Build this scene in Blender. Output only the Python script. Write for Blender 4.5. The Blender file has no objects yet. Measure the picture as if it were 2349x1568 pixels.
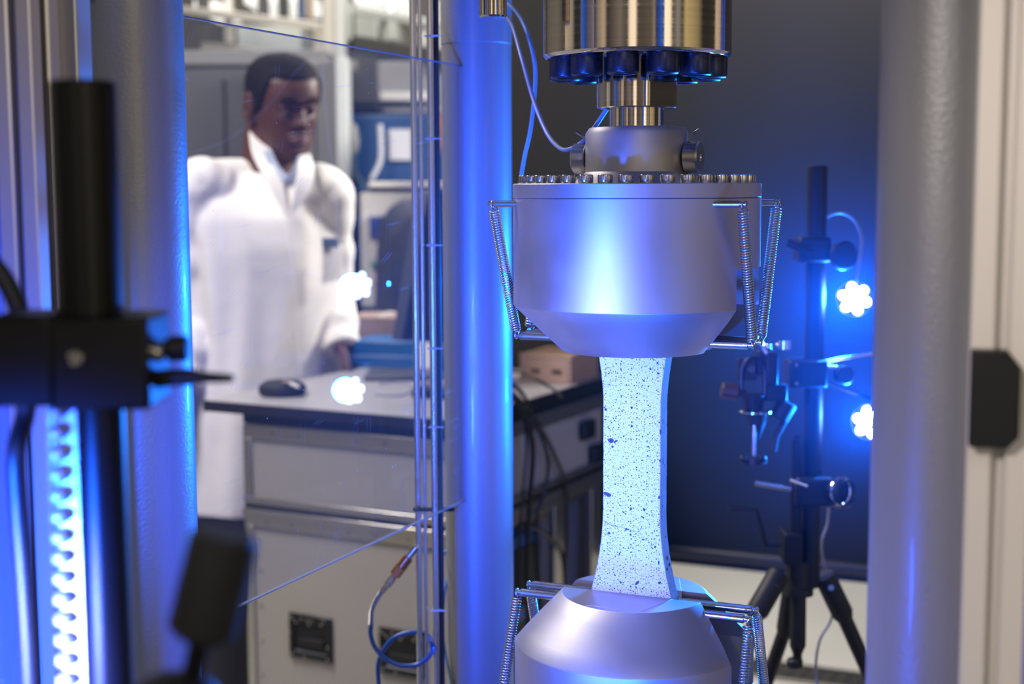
import bpy, bmesh, math, random
from mathutils import Vector, Matrix, noise

R = math.radians
random.seed(7)
sc = bpy.context.scene
col = sc.collection

# ------------------------------------------------------------------ camera
FPX = 3262.5
PITCH, ROLL = -6.2, -0.23
CAMZ = 1.48
CM = Matrix.Rotation(R(90 + PITCH), 3, 'X') @ Matrix.Rotation(R(ROLL), 3, 'Z')
cam_d = bpy.data.cameras.new('camera')
cam = bpy.data.objects.new('camera', cam_d)
col.objects.link(cam)
cam.matrix_world = Matrix.Translation((0, 0, CAMZ)) @ CM.to_4x4()
cam_d.sensor_width = 36.0
cam_d.lens = 50.0
cam_d.clip_start = 0.05
cam_d.clip_end = 60
cam_d.dof.use_dof = True
cam_d.dof.focus_distance = 1.25
cam_d.dof.aperture_fstop = 5.2
sc.camera = cam


def at(px, py, Y):
    """world point seen at a pixel at distance Y in front of the camera"""
    d = CM @ Vector(((px - 1174.5) / FPX, -(py - 784) / FPX, -1))
    return Vector((0, 0, CAMZ)) + d * (Y / d.y)


# ------------------------------------------------------------------ view
sc.view_settings.view_transform = 'Standard'
sc.view_settings.look = 'None'
sc.view_settings.exposure = 0.0
sc.view_settings.gamma = 1.0
sc.cycles.use_denoising = True
sc.cycles.max_bounces = 8
sc.cycles.transparent_max_bounces = 16
sc.cycles.sample_clamp_indirect = 4.0
sc.cycles.sample_clamp_direct = 0.0
sc.cycles.caustics_reflective = False
sc.cycles.caustics_refractive = False
sc.cycles.volume_bounces = 0

# ------------------------------------------------------------------ world: dim surround with bright bands added for steel reflections
w = bpy.data.worlds.new('banded_surround')
sc.world = w
w.use_nodes = True
nt = w.node_tree
nt.nodes.clear()
wo = nt.nodes.new('ShaderNodeOutputWorld')
bg = nt.nodes.new('ShaderNodeBackground')
tc = nt.nodes.new('ShaderNodeTexCoord')
sep = nt.nodes.new('ShaderNodeSeparateXYZ')
nt.links.new(tc.outputs['Generated'], sep.inputs[0])
ny = nt.nodes.new('ShaderNodeMath'); ny.operation = 'MULTIPLY'; ny.inputs[1].default_value = -1
nt.links.new(sep.outputs['Y'], ny.inputs[0])
az = nt.nodes.new('ShaderNodeMath'); az.operation = 'ARCTAN2'
nt.links.new(sep.outputs['X'], az.inputs[0]); nt.links.new(ny.outputs[0], az.inputs[1])
mr = nt.nodes.new('ShaderNodeMapRange')
mr.inputs[1].default_value = -math.pi; mr.inputs[2].default_value = math.pi
nt.links.new(az.outputs[0], mr.inputs[0])
ramp = nt.nodes.new('ShaderNodeValToRGB')
nt.links.new(mr.outputs[0], ramp.inputs[0])
DK = (.045, .045, .05)
bands = [(0.0, DK), (.20, DK), (.215, (.9, .8, .62)), (.25, (.55, .48, .4)), (.262, DK), (.33, (.10, .09, .08)),
         (.34, (.9, .74, .52)), (.352, (.4, .33, .25)), (.375, (.9, .75, .55)), (.386, (.06, .055, .05)), (.43, (.35, .3, .26)), (.455, (.10, .09, .08)), (.462, (2.0, 1.75, 1.4)),
         (.480, (2.2, 1.9, 1.5)), (.486, (.12, .10, .09)), (.535, (.22, .19, .15)), (.552, (1.3, 1.0, .62)), (.572, (2.6, 2.3, 1.8)), (.596, (2.2, 1.9, 1.4)),
         (.604, (.14, .13, .11)), (.625, (.5, .48, .46)), (.64, (.10, .09, .06)), (.652, (.95, .75, .36)), (.70, (.5, .40, .22)), (.722, DK),
         (.78, (.07, .06, .05)), (.79, (1.1, .85, .6)), (.82, (.65, .5, .36)), (.83, DK), (1.0, DK)]
els = ramp.color_ramp.elements
while len(els) > 1:
    els.remove(els[-1])
els[0].position = 0
els[0].color = (*DK, 1)
for p, c_ in bands[1:]:
    e = els.new(p)
    e.color = (*c_, 1)
# added bands sit between chest height and ceiling; above that a soft grey ceiling
up = nt.nodes.new('ShaderNodeMapRange')
up.inputs[1].default_value = -.25; up.inputs[2].default_value = .02
nt.links.new(sep.outputs['Z'], up.inputs[0])
mx = nt.nodes.new('ShaderNodeMix'); mx.data_type = 'RGBA'
nt.links.new(up.outputs[0], mx.inputs[0])
mx.inputs[6].default_value = (.05, .05, .055, 1)
nt.links.new(ramp.outputs[0], mx.inputs[7])
up2 = nt.nodes.new('ShaderNodeMapRange')
up2.inputs[1].default_value = .22; up2.inputs[2].default_value = .40
nt.links.new(sep.outputs['Z'], up2.inputs[0])
mx2 = nt.nodes.new('ShaderNodeMix'); mx2.data_type = 'RGBA'
nt.links.new(up2.outputs[0], mx2.inputs[0])
nt.links.new(mx.outputs[2], mx2.inputs[6])
mx2.inputs[7].default_value = (.09, .088, .085, 1)
nt.links.new(mx2.outputs[2], bg.inputs[0])
bg.inputs[1].default_value = 0.78
nt.links.new(bg.outputs[0], wo.inputs[0])


# ------------------------------------------------------------------ lamps
def lamp(name, kind, loc, target, power, color, size=.1, spot=60, blend=.6):
    l = bpy.data.lights.new(name, kind)
    l.energy = power
    l.color = color
    if kind == 'AREA':
        l.shape = 'DISK'; l.size = size
    elif kind == 'SPOT':
        l.shadow_soft_size = size; l.spot_size = R(spot); l.spot_blend = blend
    else:
        l.shadow_soft_size = size
    o = bpy.data.objects.new(name, l)
    col.objects.link(o)
    o.location = loc
    if target is not None:
        o.rotation_euler = (Vector(target) - Vector(loc)).to_track_quat('-Z', 'Y').to_euler()
    return o


BLUE = (.008, .10, 1.0)
lamp('white_blue_key_lamp', 'SPOT', (-.36, .42, 1.24), (.11, 1.29, 1.24), 52, (.55, .52, 1), .035, 31, 1.0)
lamp('blue_key_lamp', 'SPOT', (-.36, .42, 1.24), (.11, 1.29, 1.30), 130, (.012, .10, 1), .035, 52, 1.0)
lamp('blue_low_lamp', 'SPOT', (.00, .60, .74), (.11, 1.29, 1.38), 75, (.02, .12, 1), .03, 40, 1.0)
lamp('blue_fill_lamp', 'SPOT', (-.50, .36, 1.00), (-.20, 1.20, 1.08), 135, (.018, .085, 1), .06, 88, 1.0)
LA = at(1960, 685, 1.86)
LB = at(1994, 968, 1.86)
lamp('unseen_hall_light', 'AREA', (-.8, 5.2, 3.3), (-1.0, 5.6, 0), 36, (1, .97, .92), 1.6)  # unseen; these area lights are added for the hall's general light
lamp('unseen_hall_light', 'AREA', (.95, 3.75, 2.2), at(690, 260, 3.3), 70, (1, .95, .86), .35)
lamp('unseen_hall_light', 'AREA', (-1.3, 2.3, 3.0), (-.6, 3.2, 1.1), 74, (1, .94, .88), .9)  # added to brighten the coat, worktop and case
lamp('post_fill_spot', 'SPOT', (-.5, -.3, 1.9), (.27, .80, 1.36), 36, (1, .9, .84), .08, 29, .9)  # added spot, unseen, to brighten the right-hand post and column
lamp('panel_fill_spot', 'SPOT', (.50, 1.7, 3.1), (.72, 2.95, 2.38), 430, (1, .95, .86), .12, 48, 1.0)  # added unseen spot that greys the upper backdrop panel
lamp('unseen_hall_light', 'AREA', (.5, -1.4, 3.0), (.3, 1.8, 1.2), 9, (1, .93, .86), 1.2)  # added soft white light above and behind the camera
lamp('unseen_hall_light', 'AREA', (1.7, 5.6, 3.2), (1.4, 4.6, 0), 60, (1, .96, .9), 1.2)


# ------------------------------------------------------------------ materials
def M(name, c, rough=.5, metal=0.0, var=0.0, vscale=8.0, bump=0.0, bscale=200.0, stretch=(1, 1, 1),
      rvar=0.0, aniso=0.0, coat=0.0, emit=None, spec=.5, distance=.001):
    m = bpy.data.materials.new(name)
    m.use_nodes = True
    n = m.node_tree
    b = n.nodes['Principled BSDF']
    b.inputs['Base Color'].default_value = (*c, 1)
    b.inputs['Roughness'].default_value = rough
    b.inputs['Metallic'].default_value = metal
    b.inputs['Specular IOR Level'].default_value = spec
    b.inputs['Anisotropic'].default_value = aniso
    b.inputs['Coat Weight'].default_value = coat
    if emit:
        b.inputs['Emission Color'].default_value = (*emit[0], 1)
        b.inputs['Emission Strength'].default_value = emit[1]
    t = n.nodes.new('ShaderNodeTexCoord')
    mp_ = n.nodes.new('ShaderNodeMapping')
    mp_.inputs['Scale'].default_value = stretch
    n.links.new(t.outputs['Object'], mp_.inputs[0])
    if var or rvar:
        nz = n.nodes.new('ShaderNodeTexNoise')
        nz.inputs['Scale'].default_value = vscale
        nz.inputs['Detail'].default_value = 5
        n.links.new(mp_.outputs[0], nz.inputs[0])
        if var:
            r_ = n.nodes.new('ShaderNodeMapRange')
            r_.inputs[1].default_value = .25; r_.inputs[2].default_value = .75
            r_.inputs[3].default_value = 1 - var; r_.inputs[4].default_value = 1 + var
            n.links.new(nz.outputs[0], r_.inputs[0])
            mm = n.nodes.new('ShaderNodeVectorMath'); mm.operation = 'SCALE'
            mm.inputs[0].default_value = c
            n.links.new(r_.outputs[0], mm.inputs['Scale'])
            n.links.new(mm.outputs[0], b.inputs['Base Color'])
        if rvar:
            r2 = n.nodes.new('ShaderNodeMapRange')
            r2.inputs[1].default_value = .3; r2.inputs[2].default_value = .7
            r2.inputs[3].default_value = max(.02, rough - rvar); r2.inputs[4].default_value = rough + rvar
            n.links.new(nz.outputs[0], r2.inputs[0])
            n.links.new(r2.outputs[0], b.inputs['Roughness'])
    if bump:
        nb = n.nodes.new('ShaderNodeTexNoise')
        nb.inputs['Scale'].default_value = bscale
        nb.inputs['Detail'].default_value = 3
        n.links.new(mp_.outputs[0], nb.inputs[0])
        bp = n.nodes.new('ShaderNodeBump')
        bp.inputs['Strength'].default_value = bump
        bp.inputs['Distance'].default_value = distance
        n.links.new(nb.outputs[0], bp.inputs['Height'])
        n.links.new(bp.outputs[0], b.inputs['Normal'])
    return m


m_column = M('column_paint', (.29, .29, .31), .40, .2, bump=.35, bscale=420, rvar=.03, vscale=30, coat=.15)
m_grip = M('satin_nickel_steel', (.50, .47, .46), .50, 1, var=.05, vscale=14, rvar=.05, bump=.05, bscale=900)
m_brushed = M('brushed_steel', (.60, .53, .46), .09, 1, var=.10, vscale=6, stretch=(1, 1, 60), bump=.10, bscale=14, rvar=.05, distance=.0003)
m_collar = M('bead_blasted_steel', (.46, .43, .43), .5, 1, var=.05, vscale=30, bump=.04, bscale=1500)
m_steel = M('turned_steel', (.58, .56, .55), .22, 1, rvar=.05, vscale=40)
m_spring = M('spring_wire', (.60, .58, .58), .25, 1)
m_blackbolt = M('black_oxide_steel', (.035, .037, .045), .33, .7, var=.3, vscale=300, spec=.6)
m_chrome = M('polished_steel', (.68, .66, .64), .12, 1, rvar=.04, vscale=12)
m_alu = M('anodised_aluminium', (.60, .57, .54), .38, .75, var=.04, vscale=4, stretch=(1, 1, .05))
m_alubright = M('brightened_aluminium', (.78, .73, .68), .45, .2, var=.03, vscale=4)  # brighter copy of the aluminium, light on the right post put in its colour
m_aludk = M('dull_aluminium', (.42, .41, .40), .4, .8, var=.05)
m_black = M('black_anodised', (.004, .004, .005), .33, 0, var=.2, vscale=20, spec=.3)
m_blackm = M('matt_black', (.010, .010, .012), .55, 0, var=.2, vscale=30)
m_rack = M('worn_rack_steel', (.62, .62, .64), .36, .6, var=.05)
m_door = M('flat_grey_sheet_paint', (.24, .24, .27), .7, 0, var=.04, vscale=5)
m_rubber = M('black_rubber', (.012, .012, .014), .6, 0, var=.15, vscale=60, bump=.2, bscale=300)
m_darkpl = M('dark_plastic', (.008, .008, .010), .45, 0, var=.15, vscale=20, spec=.35)
m_panel = M('dark_grey_panel', (.021, .0205, .020), .6, 0, var=.06, vscale=1.5, spec=.12)
m_frame = M('dark_frame', (.03, .03, .033), .4, .3, var=.1)
m_case = M('grey_laminate', (.40, .37, .345), .55, 0, var=.05, vscale=2.5, bump=.08, bscale=500)
m_casealu = M('case_extrusion', (.62, .59, .54), .28, .9, var=.05, vscale=4)
m_table = M('tabletop_laminate', (.42, .40, .41), .34, 0, var=.05, vscale=6)
m_edge = M('black_edge_band', (.02, .02, .022), .4, 0, var=.1)
m_wood = M('beech_wood', (.52, .33, .21), .5, 0, var=.14, vscale=9, stretch=(1, 1, 9))
m_brown = M('brown_board', (.32, .22, .17), .6, 0, var=.12, vscale=8)
m_cable = M('black_cable', (.012, .012, .014), .4, 0, var=.1)
m_cablegr = M('grey_cable', (.30, .31, .36), .4, 0, var=.06)
m_cableteal = M('pale_teal_hose', (.22, .36, .42), .35, 0, var=.06)
m_hose = M('blue_air_hose', (.02, .10, .42), .3, 0, var=.05, coat=.3)
m_brass = M('brass', (.52, .26, .14), .25, 1, var=.1, vscale=60)
m_white = M('white_plastic', (.78, .76, .74), .45, 0, var=.02)
m_coat = M('white_cotton', (.80, .76, .72), .85, 0, var=.03, vscale=14, bump=.35, bscale=30, distance=.004)
m_shirt = M('pale_blue_cotton', (.36, .40, .52), .8, 0, var=.1, vscale=40)
m_trouser = M('dark_trouser_cloth', (.015, .016, .022), .8, 0, var=.15, vscale=30)
m_shoe = M('black_leather', (.012, .011, .011), .35, 0, var=.1)
m_hair = M('black_hair', (.008, .006, .006), .75, 0, var=.3, vscale=200, bump=.8, bscale=500, spec=.15)
m_greyhair = M('grey_hair', (.35, .32, .29), .7, 0, var=.2, vscale=120, bump=.6, bscale=300)
m_eye = M('eye_white', (.16, .13, .12), .3, 0, var=.05)
m_iris = M('dark_iris', (.01, .007, .005), .15, 0, var=.1)
m_lip = M('lip_skin', (.13, .05, .045), .6, 0, var=.1)
m_monitor = M('monitor_shell', (.045, .05, .065), .4, 0, var=.1)
m_screen = M('screen_glass', (.01, .012, .016), .12, 0, var=.1)
m_bluemach = M('blue_machine_paint', (.008, .045, .14), .4, 0, var=.15, vscale=3)
m_teal = M('dark_teal_paint', (.012, .05, .075), .4, 0, var=.1)
m_beige = M('beige_cabinet_paint', (.52, .49, .45), .5, 0, var=.05, vscale=3)
m_darkcab = M('dark_grey_cabinet_paint', (.075, .075, .078), .5, 0, var=.12, vscale=2)
m_midgrey = M('mid_grey_paint', (.20, .195, .185), .5, 0, var=.1, vscale=2)
m_palesteel = M('pale_grey_paint', (.50, .52, .50), .5, 0, var=.08, vscale=2)
m_whitesteel = M('cream_painted_steel', (.72, .68, .60), .5, 0, var=.05, vscale=2)
m_floor = M('light_screed_floor', (.50, .49, .465), .45, 0, var=.05, vscale=3, bump=.04, bscale=60)
m_wall = M('hall_wall_paint', (.17, .165, .155), .8, 0, var=.15, vscale=1.2)
m_paper = M('white_paper', (.5, .5, .54), .7, 0, var=.02)
m_red = M('red_button', (.55, .02, .05), .35, 0, var=.05)
m_green = M('green_button', (.10, .32, .22), .35, 0, var=.05)
m_pink = M('violet_button', (.35, .12, .40), .35, 0, var=.05)
m_disp = M('blue_display_glass', (.02, .04, .20), .15, 0, var=.5, vscale=30)
m_bluebox = M('blue_case_plastic', (.01, .09, .28), .35, 0, var=.1)
m_bluelt = M('light_blue_case_trim', (.10, .20, .42), .35, 0, var=.1)
m_knob = M('terracotta_knob', (.05, .022, .016), .5, 0, var=.15)
m_led = M('led_emitter', (.8, .9, 1), .3, 0, emit=((.42, .62, 1.0), 55.0))
m_reflector = M('lamp_reflector', (.3, .34, .4), .25, 1)
m_holes = M('void_black', (.004, .004, .005), .7, 0, var=.1)
m_badge = M('dark_blue_badge', (.015, .075, .17), .6, 0, var=.1)
m_badgelt = M('pale_badge_thread', (.42, .52, .62), .6, 0, var=.1)
m_tube = M('bright_drawn_tube', (.80, .79, .80), .2, 1, var=.03)
m_alubars = M('lacquered_steel_bar', (.34, .33, .33), .3, .9, var=.05)


def skin_mat(name, c, dark):
    m = M(name, c, .5, 0, var=.06, vscale=25, spec=.35)
    n = m.node_tree
    b = n.nodes['Principled BSDF']
    b.inputs['Subsurface Weight'].default_value = .08
    b.inputs['Subsurface Radius'].default_value = (.01, .004, .002)
    return m


m_skin = skin_mat('deep_brown_skin', (.078, .029, .019), (.05, .025, .02))
m_stubble = M('skin_under_stubble', (.060, .030, .026), .6, 0, var=.2, vscale=200)
m_skin2 = skin_mat('ruddy_skin', (.62, .24, .17), (.4, .2, .15))
m_jacket = M('charcoal_jacket_cloth', (.05, .05, .055), .8, 0, var=.1, vscale=30)


def specimen_mat():
    m = bpy.data.materials.new('speckled_white_paint')
    m.use_nodes = True
    n = m.node_tree
    L = n.links
    b = n.nodes['Principled BSDF']
    b.inputs['Roughness'].default_value = .7
    t = n.nodes.new('ShaderNodeTexCoord')
    nz = n.nodes.new('ShaderNodeTexNoise'); nz.inputs['Scale'].default_value = 900
    L.new(t.outputs['Object'], nz.inputs[0])
    ad = n.nodes.new('ShaderNodeMix'); ad.data_type = 'RGBA'; ad.blend_type = 'LINEAR_LIGHT'
    ad.inputs[0].default_value = .0006
    L.new(t.outputs['Object'], ad.inputs[6]); L.new(nz.outputs['Color'], ad.inputs[7])
    sx_ = n.nodes.new('ShaderNodeSeparateXYZ'); L.new(ad.outputs[2], sx_.inputs[0])
    cmb = n.nodes.new('ShaderNodeCombineXYZ'); L.new(sx_.outputs[0], cmb.inputs[0]); L.new(sx_.outputs[2], cmb.inputs[1])
    prev = None
    for scale, r0, r1 in ((400, -.04, .25), (760, -.06, .27), (190, -.22, .15), (80, -.30, .10)):
        v = n.nodes.new('ShaderNodeTexVoronoi'); v.voronoi_dimensions = '2D'; v.inputs['Scale'].default_value = scale
        L.new(cmb.outputs[0], v.inputs[0])
        sp = n.nodes.new('ShaderNodeSeparateColor')
        L.new(v.outputs['Color'], sp.inputs[0])
        rr = n.nodes.new('ShaderNodeMapRange')
        rr.inputs[3].default_value = r0; rr.inputs[4].default_value = r1
        L.new(sp.outputs[0], rr.inputs[0])
        lt = n.nodes.new('ShaderNodeMath'); lt.operation = 'LESS_THAN'
        L.new(v.outputs['Distance'], lt.inputs[0]); L.new(rr.outputs[0], lt.inputs[1])
        if prev is None:
            prev = lt.outputs[0]
        else:
            mxm = n.nodes.new('ShaderNodeMath'); mxm.operation = 'MAXIMUM'
            L.new(prev, mxm.inputs[0]); L.new(lt.outputs[0], mxm.inputs[1]); prev = mxm.outputs[0]
    mix = n.nodes.new('ShaderNodeMix'); mix.data_type = 'RGBA'
    mix.inputs[6].default_value = (.70, .70, .72, 1)
    mix.inputs[7].default_value = (.022, .025, .04, 1)
    L.new(prev, mix.inputs[0])
    L.new(mix.outputs[2], b.inputs['Base Color'])
    n2 = n.nodes.new('ShaderNodeTexNoise'); n2.inputs['Scale'].default_value = 260
    L.new(t.outputs['Object'], n2.inputs[0])
    bp = n.nodes.new('ShaderNodeBump'); bp.inputs['Strength'].default_value = .25; bp.inputs['Distance'].default_value = .0006
    L.new(n2.outputs[0], bp.inputs['Height'])
    L.new(bp.outputs[0], b.inputs['Normal'])
    return m


m_speckle = specimen_mat()
m_concrete = M('cast_concrete', (.30, .30, .32), .8, 0, var=.15, vscale=60, bump=.4, bscale=300)
m_pit = M('pore_shadow_grey', (.05, .055, .08), .9, 0, var=.1)


def pane_mat():
    m = bpy.data.materials.new('clear_acrylic')
    m.use_nodes = True
    n = m.node_tree
    L = n.links
    n.nodes.clear()
    out = n.nodes.new('ShaderNodeOutputMaterial')
    tr = n.nodes.new('ShaderNodeBsdfTransparent'); tr.inputs[0].default_value = (.93, .94, .96, 1)
    gl = n.nodes.new('ShaderNodeBsdfGlossy'); gl.inputs['Roughness'].default_value = .01
    fr = n.nodes.new('ShaderNodeFresnel'); fr.inputs[0].default_value = 1.42
    mx = n.nodes.new('ShaderNodeMixShader')
    ge = n.nodes.new('ShaderNodeNewGeometry')
    inv = n.nodes.new('ShaderNodeMath'); inv.operation = 'SUBTRACT'; inv.inputs[0].default_value = 1
    L.new(ge.outputs['Backfacing'], inv.inputs[1])
    ff = n.nodes.new('ShaderNodeMath'); ff.operation = 'MULTIPLY'
    L.new(fr.outputs[0], ff.inputs[0]); L.new(inv.outputs[0], ff.inputs[1])
    L.new(ff.outputs[0], mx.inputs[0]); L.new(tr.outputs[0], mx.inputs[1]); L.new(gl.outputs[0], mx.inputs[2])
    # hairline scratches, wipe marks and dust specks
    t = n.nodes.new('ShaderNodeTexCoord')
    df = n.nodes.new('ShaderNodeBsdfDiffuse'); df.inputs[0].default_value = (.8, .85, 1, 1)
    last = None
    for rot, sc_, th, amt in ((R(4), (240, 1, 9), .70, .13), (R(24), (300, 1, 16), .715, .2), (R(-14), (260, 1, 13), .715, .14), (R(82), (240, 1, 12), .70, .14), (R(62), (260, 1, 20), .72, .14)):
        mp_ = n.nodes.new('ShaderNodeMapping')
        mp_.vector_type = 'TEXTURE'
        mp_.inputs['Rotation'].default_value = (0, rot, 0)
        mp_.inputs['Scale'].default_value = tuple(1 / q_ for q_ in sc_)
        L.new(t.outputs['Object'], mp_.inputs[0])
        nz = n.nodes.new('ShaderNodeTexNoise'); nz.inputs['Scale'].default_value = 1.0; nz.inputs['Detail'].default_value = 4
        L.new(mp_.outputs[0], nz.inputs[0])
        a = n.nodes.new('ShaderNodeMapRange')
        a.inputs[1].default_value = th - .03; a.inputs[2].default_value = th + .06
        a.inputs[3].default_value = 0; a.inputs[4].default_value = amt
        L.new(nz.outputs[0], a.inputs[0])
        if last is None:
            last = a.outputs[0]
        else:
            q = n.nodes.new('ShaderNodeMath'); q.operation = 'ADD'
            L.new(last, q.inputs[0]); L.new(a.outputs[0], q.inputs[1]); last = q.outputs[0]
    v = n.nodes.new('ShaderNodeTexVoronoi'); v.inputs['Scale'].default_value = 75
    L.new(t.outputs['Object'], v.inputs[0])
    sp = n.nodes.new('ShaderNodeSeparateColor'); L.new(v.outputs['Color'], sp.inputs[0])
    rr = n.nodes.new('ShaderNodeMapRange'); rr.inputs[1].default_value = .55; rr.inputs[3].default_value = -.02; rr.inputs[4].default_value = .075
    L.new(sp.outputs[0], rr.inputs[0])
    lt = n.nodes.new('ShaderNodeMath'); lt.operation = 'LESS_THAN'
    L.new(v.outputs['Distance'], lt.inputs[0]); L.new(rr.outputs[0], lt.inputs[1])
    l3 = n.nodes.new('ShaderNodeMath'); l3.operation = 'MULTIPLY'; l3.inputs[1].default_value = .35
    L.new(lt.outputs[0], l3.inputs[0])
    q = n.nodes.new('ShaderNodeMath'); q.operation = 'ADD'
    L.new(last, q.inputs[0]); L.new(l3.outputs[0], q.inputs[1])
    q2 = n.nodes.new('ShaderNodeMath'); q2.operation = 'ADD'; q2.inputs[1].default_value = .012
    L.new(q.outputs[0], q2.inputs[0])
    m2 = n.nodes.new('ShaderNodeMixShader')
    L.new(q2.outputs[0], m2.inputs[0]); L.new(mx.outputs[0], m2.inputs[1]); L.new(df.outputs[0], m2.inputs[2])
    L.new(m2.outputs[0], out.inputs[0])
    return m


m_pane = pane_mat()
m_paneedge = M('acrylic_cut_edge', (.13, .13, .18), .35, 0, var=.1, spec=.8)


# ------------------------------------------------------------------ mesh helpers
class MB:
    def __init__(s):
        s.v, s.f = [], []

    def add(s, vs, fs):
        k = len(s.v)
        s.v += [Vector(v) for v in vs]
        s.f += [tuple(i + k for i in f) for f in fs]
        return s

    def box(s, x0, x1, y0, y1, z0, z1, mat=None):
        vs = [Vector((x, y, z)) for z in (z0, z1) for y in (y0, y1) for x in (x0, x1)]
        if mat is not None:
            vs = [mat @ v for v in vs]
        return s.add(vs, [(0, 2, 3, 1), (4, 5, 7, 6), (0, 1, 5, 4), (2, 6, 7, 3), (0, 4, 6, 2), (1, 3, 7, 5)])

    def rings(s, rs, cap0=True, cap1=True, closed=False):
        n = len(rs[0]); k = len(s.v)
        for r in rs:
            s.v += [Vector(p) for p in r]
        m = len(rs)
        for i in range(m - 1 if not closed else m):
            a, b = k + i * n, k + ((i + 1) % m) * n
            for j in range(n):
                s.f.append((a + j, a + (j + 1) % n, b + (j + 1) % n, b + j))
        if not closed:
            if cap0: s.f.append(tuple(k + j for j in range(n))[::-1])
            if cap1: s.f.append(tuple(k + (m - 1) * n + j for j in range(n)))
        return s

    def lathe(s, prof, n=48, c=(0, 0, 0), axis=(0, 0, 1), cap=True):
        q = Vector((0, 0, 1)).rotation_difference(Vector(axis).normalized())
        c = Vector(c)
        rs = []
        for r, z in prof:
            r = max(r, 1e-5)
            rs.append([c + q @ Vector((r * math.cos(2 * math.pi * j / n), r * math.sin(2 * math.pi * j / n), z)) for j in range(n)])
        return s.rings(rs, cap, cap)

    def cyl(s, p0, p1, r, n=20, r2=None, ch=0.0):
        p0, p1 = Vector(p0), Vector(p1)
        L = (p1 - p0).length
        r2 = r if r2 is None else r2
        prof = [(r, 0), (r2, L)] if not ch else [(r - ch, 0), (r, ch), (r2, L - ch), (r2 - ch, L)]
        return s.lathe(prof, n, p0, p1 - p0)

    def tube(s, pts, r, n=10, closed=False):
        pts = [Vector(p) for p in pts]
        rs = []
        m = len(pts)
        up = None
        for i, p in enumerate(pts):
            t = (pts[min(i + 1, m - 1)] - pts[max(i - 1, 0)])
            if closed:
                t = pts[(i + 1) % m] - pts[i - 1]
            t.normalize()
            if up is None:
                up = Vector((0, 0, 1)) if abs(t.z) < .9 else Vector((1, 0, 0))
            a = t.cross(up)
            if a.length < 1e-6:
                a = t.cross(Vector((1, 0, 0)))
            a.normalize()
            b = a.cross(t).normalized()
            up = b
            rr = r(i / (m - 1)) if callable(r) else r
            rs.append([p + a * (rr * math.cos(2 * math.pi * j / n)) + b * (rr * math.sin(2 * math.pi * j / n)) for j in range(n)])
        return s.rings(rs, closed=closed)

    def prism(s, poly, z0, z1, mat=None):
        a = [Vector((x, y, z0)) for x, y in poly]
        b = [Vector((x, y, z1)) for x, y in poly]
        if mat is not None:
            a = [mat @ v for v in a]; b = [mat @ v for v in b]
        return s.rings([a, b])

    def ball(s, c, r, n=20, m=12, sx=1, sy=1, sz=1):
        c = Vector(c)
        rs = []
        for i in range(m + 1):
            t = math.pi * i / m
            rr = max(math.sin(t), 1e-4) * r
            rs.append([c + Vector((rr * sx * math.cos(2 * math.pi * j / n), rr * sy * math.sin(2 * math.pi * j / n), -r * sz * math.cos(t))) for j in range(n)])
        return s.rings(rs)

    def build(s, name, mat, parent=None, bevel=0.0, sharp=35, smooth=True, seg=2):
        me = bpy.data.meshes.new(name)
        me.from_pydata([tuple(v) for v in s.v], [], s.f)
        bm = bmesh.new(); bm.from_mesh(me)
        bmesh.ops.recalc_face_normals(bm, faces=bm.faces)
        bm.to_mesh(me); bm.free()
        me.materials.append(mat)
        if smooth:
            me.polygons.foreach_set('use_smooth', [True] * len(me.polygons))
            me.set_sharp_from_angle(angle=R(sharp))
        o = bpy.data.objects.new(name, me)
        col.objects.link(o)
        if parent is not None:
            o.parent = parent
        if bevel:
            b = o.modifiers.new('bevel', 'BEVEL')
            b.width = bevel; b.segments = seg; b.limit_method = 'ANGLE'; b.angle_limit = R(40)
            b.harden_normals = False
        return o


def thing(name, label, cat, loc=(0, 0, 0), rz=0.0, group=None):
    o = bpy.data.objects.new(name, None)
    col.objects.link(o)
    o.empty_display_size = .05
    o.location = loc
    o.rotation_euler = (0, 0, rz)
    o['label'] = label; o['category'] = cat
    if group: o['group'] = group
    return o


def tag(o, label, cat, group=None):
    o['label'] = label; o['category'] = cat
    if group: o['group'] = group
    return o


def struct(o):
    o['kind'] = 'structure'
    return o


def copy_tree(o, parent=None):
    c = o.copy(); col.objects.link(c)
    if parent is not None: c.parent = parent
    for ch in list(o.children):
        copy_tree(ch, c)
    return c


def cat(pts, k=10):
    """Catmull-Rom through points"""
    P = [Vector(p) for p in pts]
    P = [P[0] * 2 - P[1]] + P + [P[-1] * 2 - P[-2]]
    out = []
    for i in range(1, len(P) - 2):
        for j in range(k):
            t = j / k
            a, b, c, d = P[i - 1], P[i], P[i + 1], P[i + 2]
            out.append(.5 * ((2 * b) + (c - a) * t + (2 * a - 5 * b + 4 * c - d) * t * t + (3 * b - a - 3 * c + d) * t ** 3))
    out.append(P[-2])
    return out


def frame(o, x, y):
    """4x4 from an origin and two axes"""
    x = Vector(x).normalized(); z = x.cross(Vector(y)).normalized(); y = z.cross(x)
    m = Matrix((x, y, z)).transposed().to_4x4()
    m.translation = Vector(o)
    return m


# ------------------------------------------------------------------ setting
GA = -23.5
GD = Vector((math.cos(R(GA)), math.sin(R(GA)), 0))      # along the machine's width, to the right and nearer
GN = Vector((-math.sin(R(GA)), math.cos(R(GA)), 0))     # along the machine's depth, away
AX = Vector((.1127, 1.29, 0))                           # load axis

struct(MB().box(-4.5, 4.5, -1, 8.2, -.1, 0).build('floor', m_floor))
struct(MB().box(-4.5, 4.5, 7.6, 7.8, 0, 4.2).build('wall_back', m_wall))
struct(MB().box(-3.4, -3.2, 2.0, 7.6, 0, 4.2).build('wall_left', m_wall))

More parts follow.
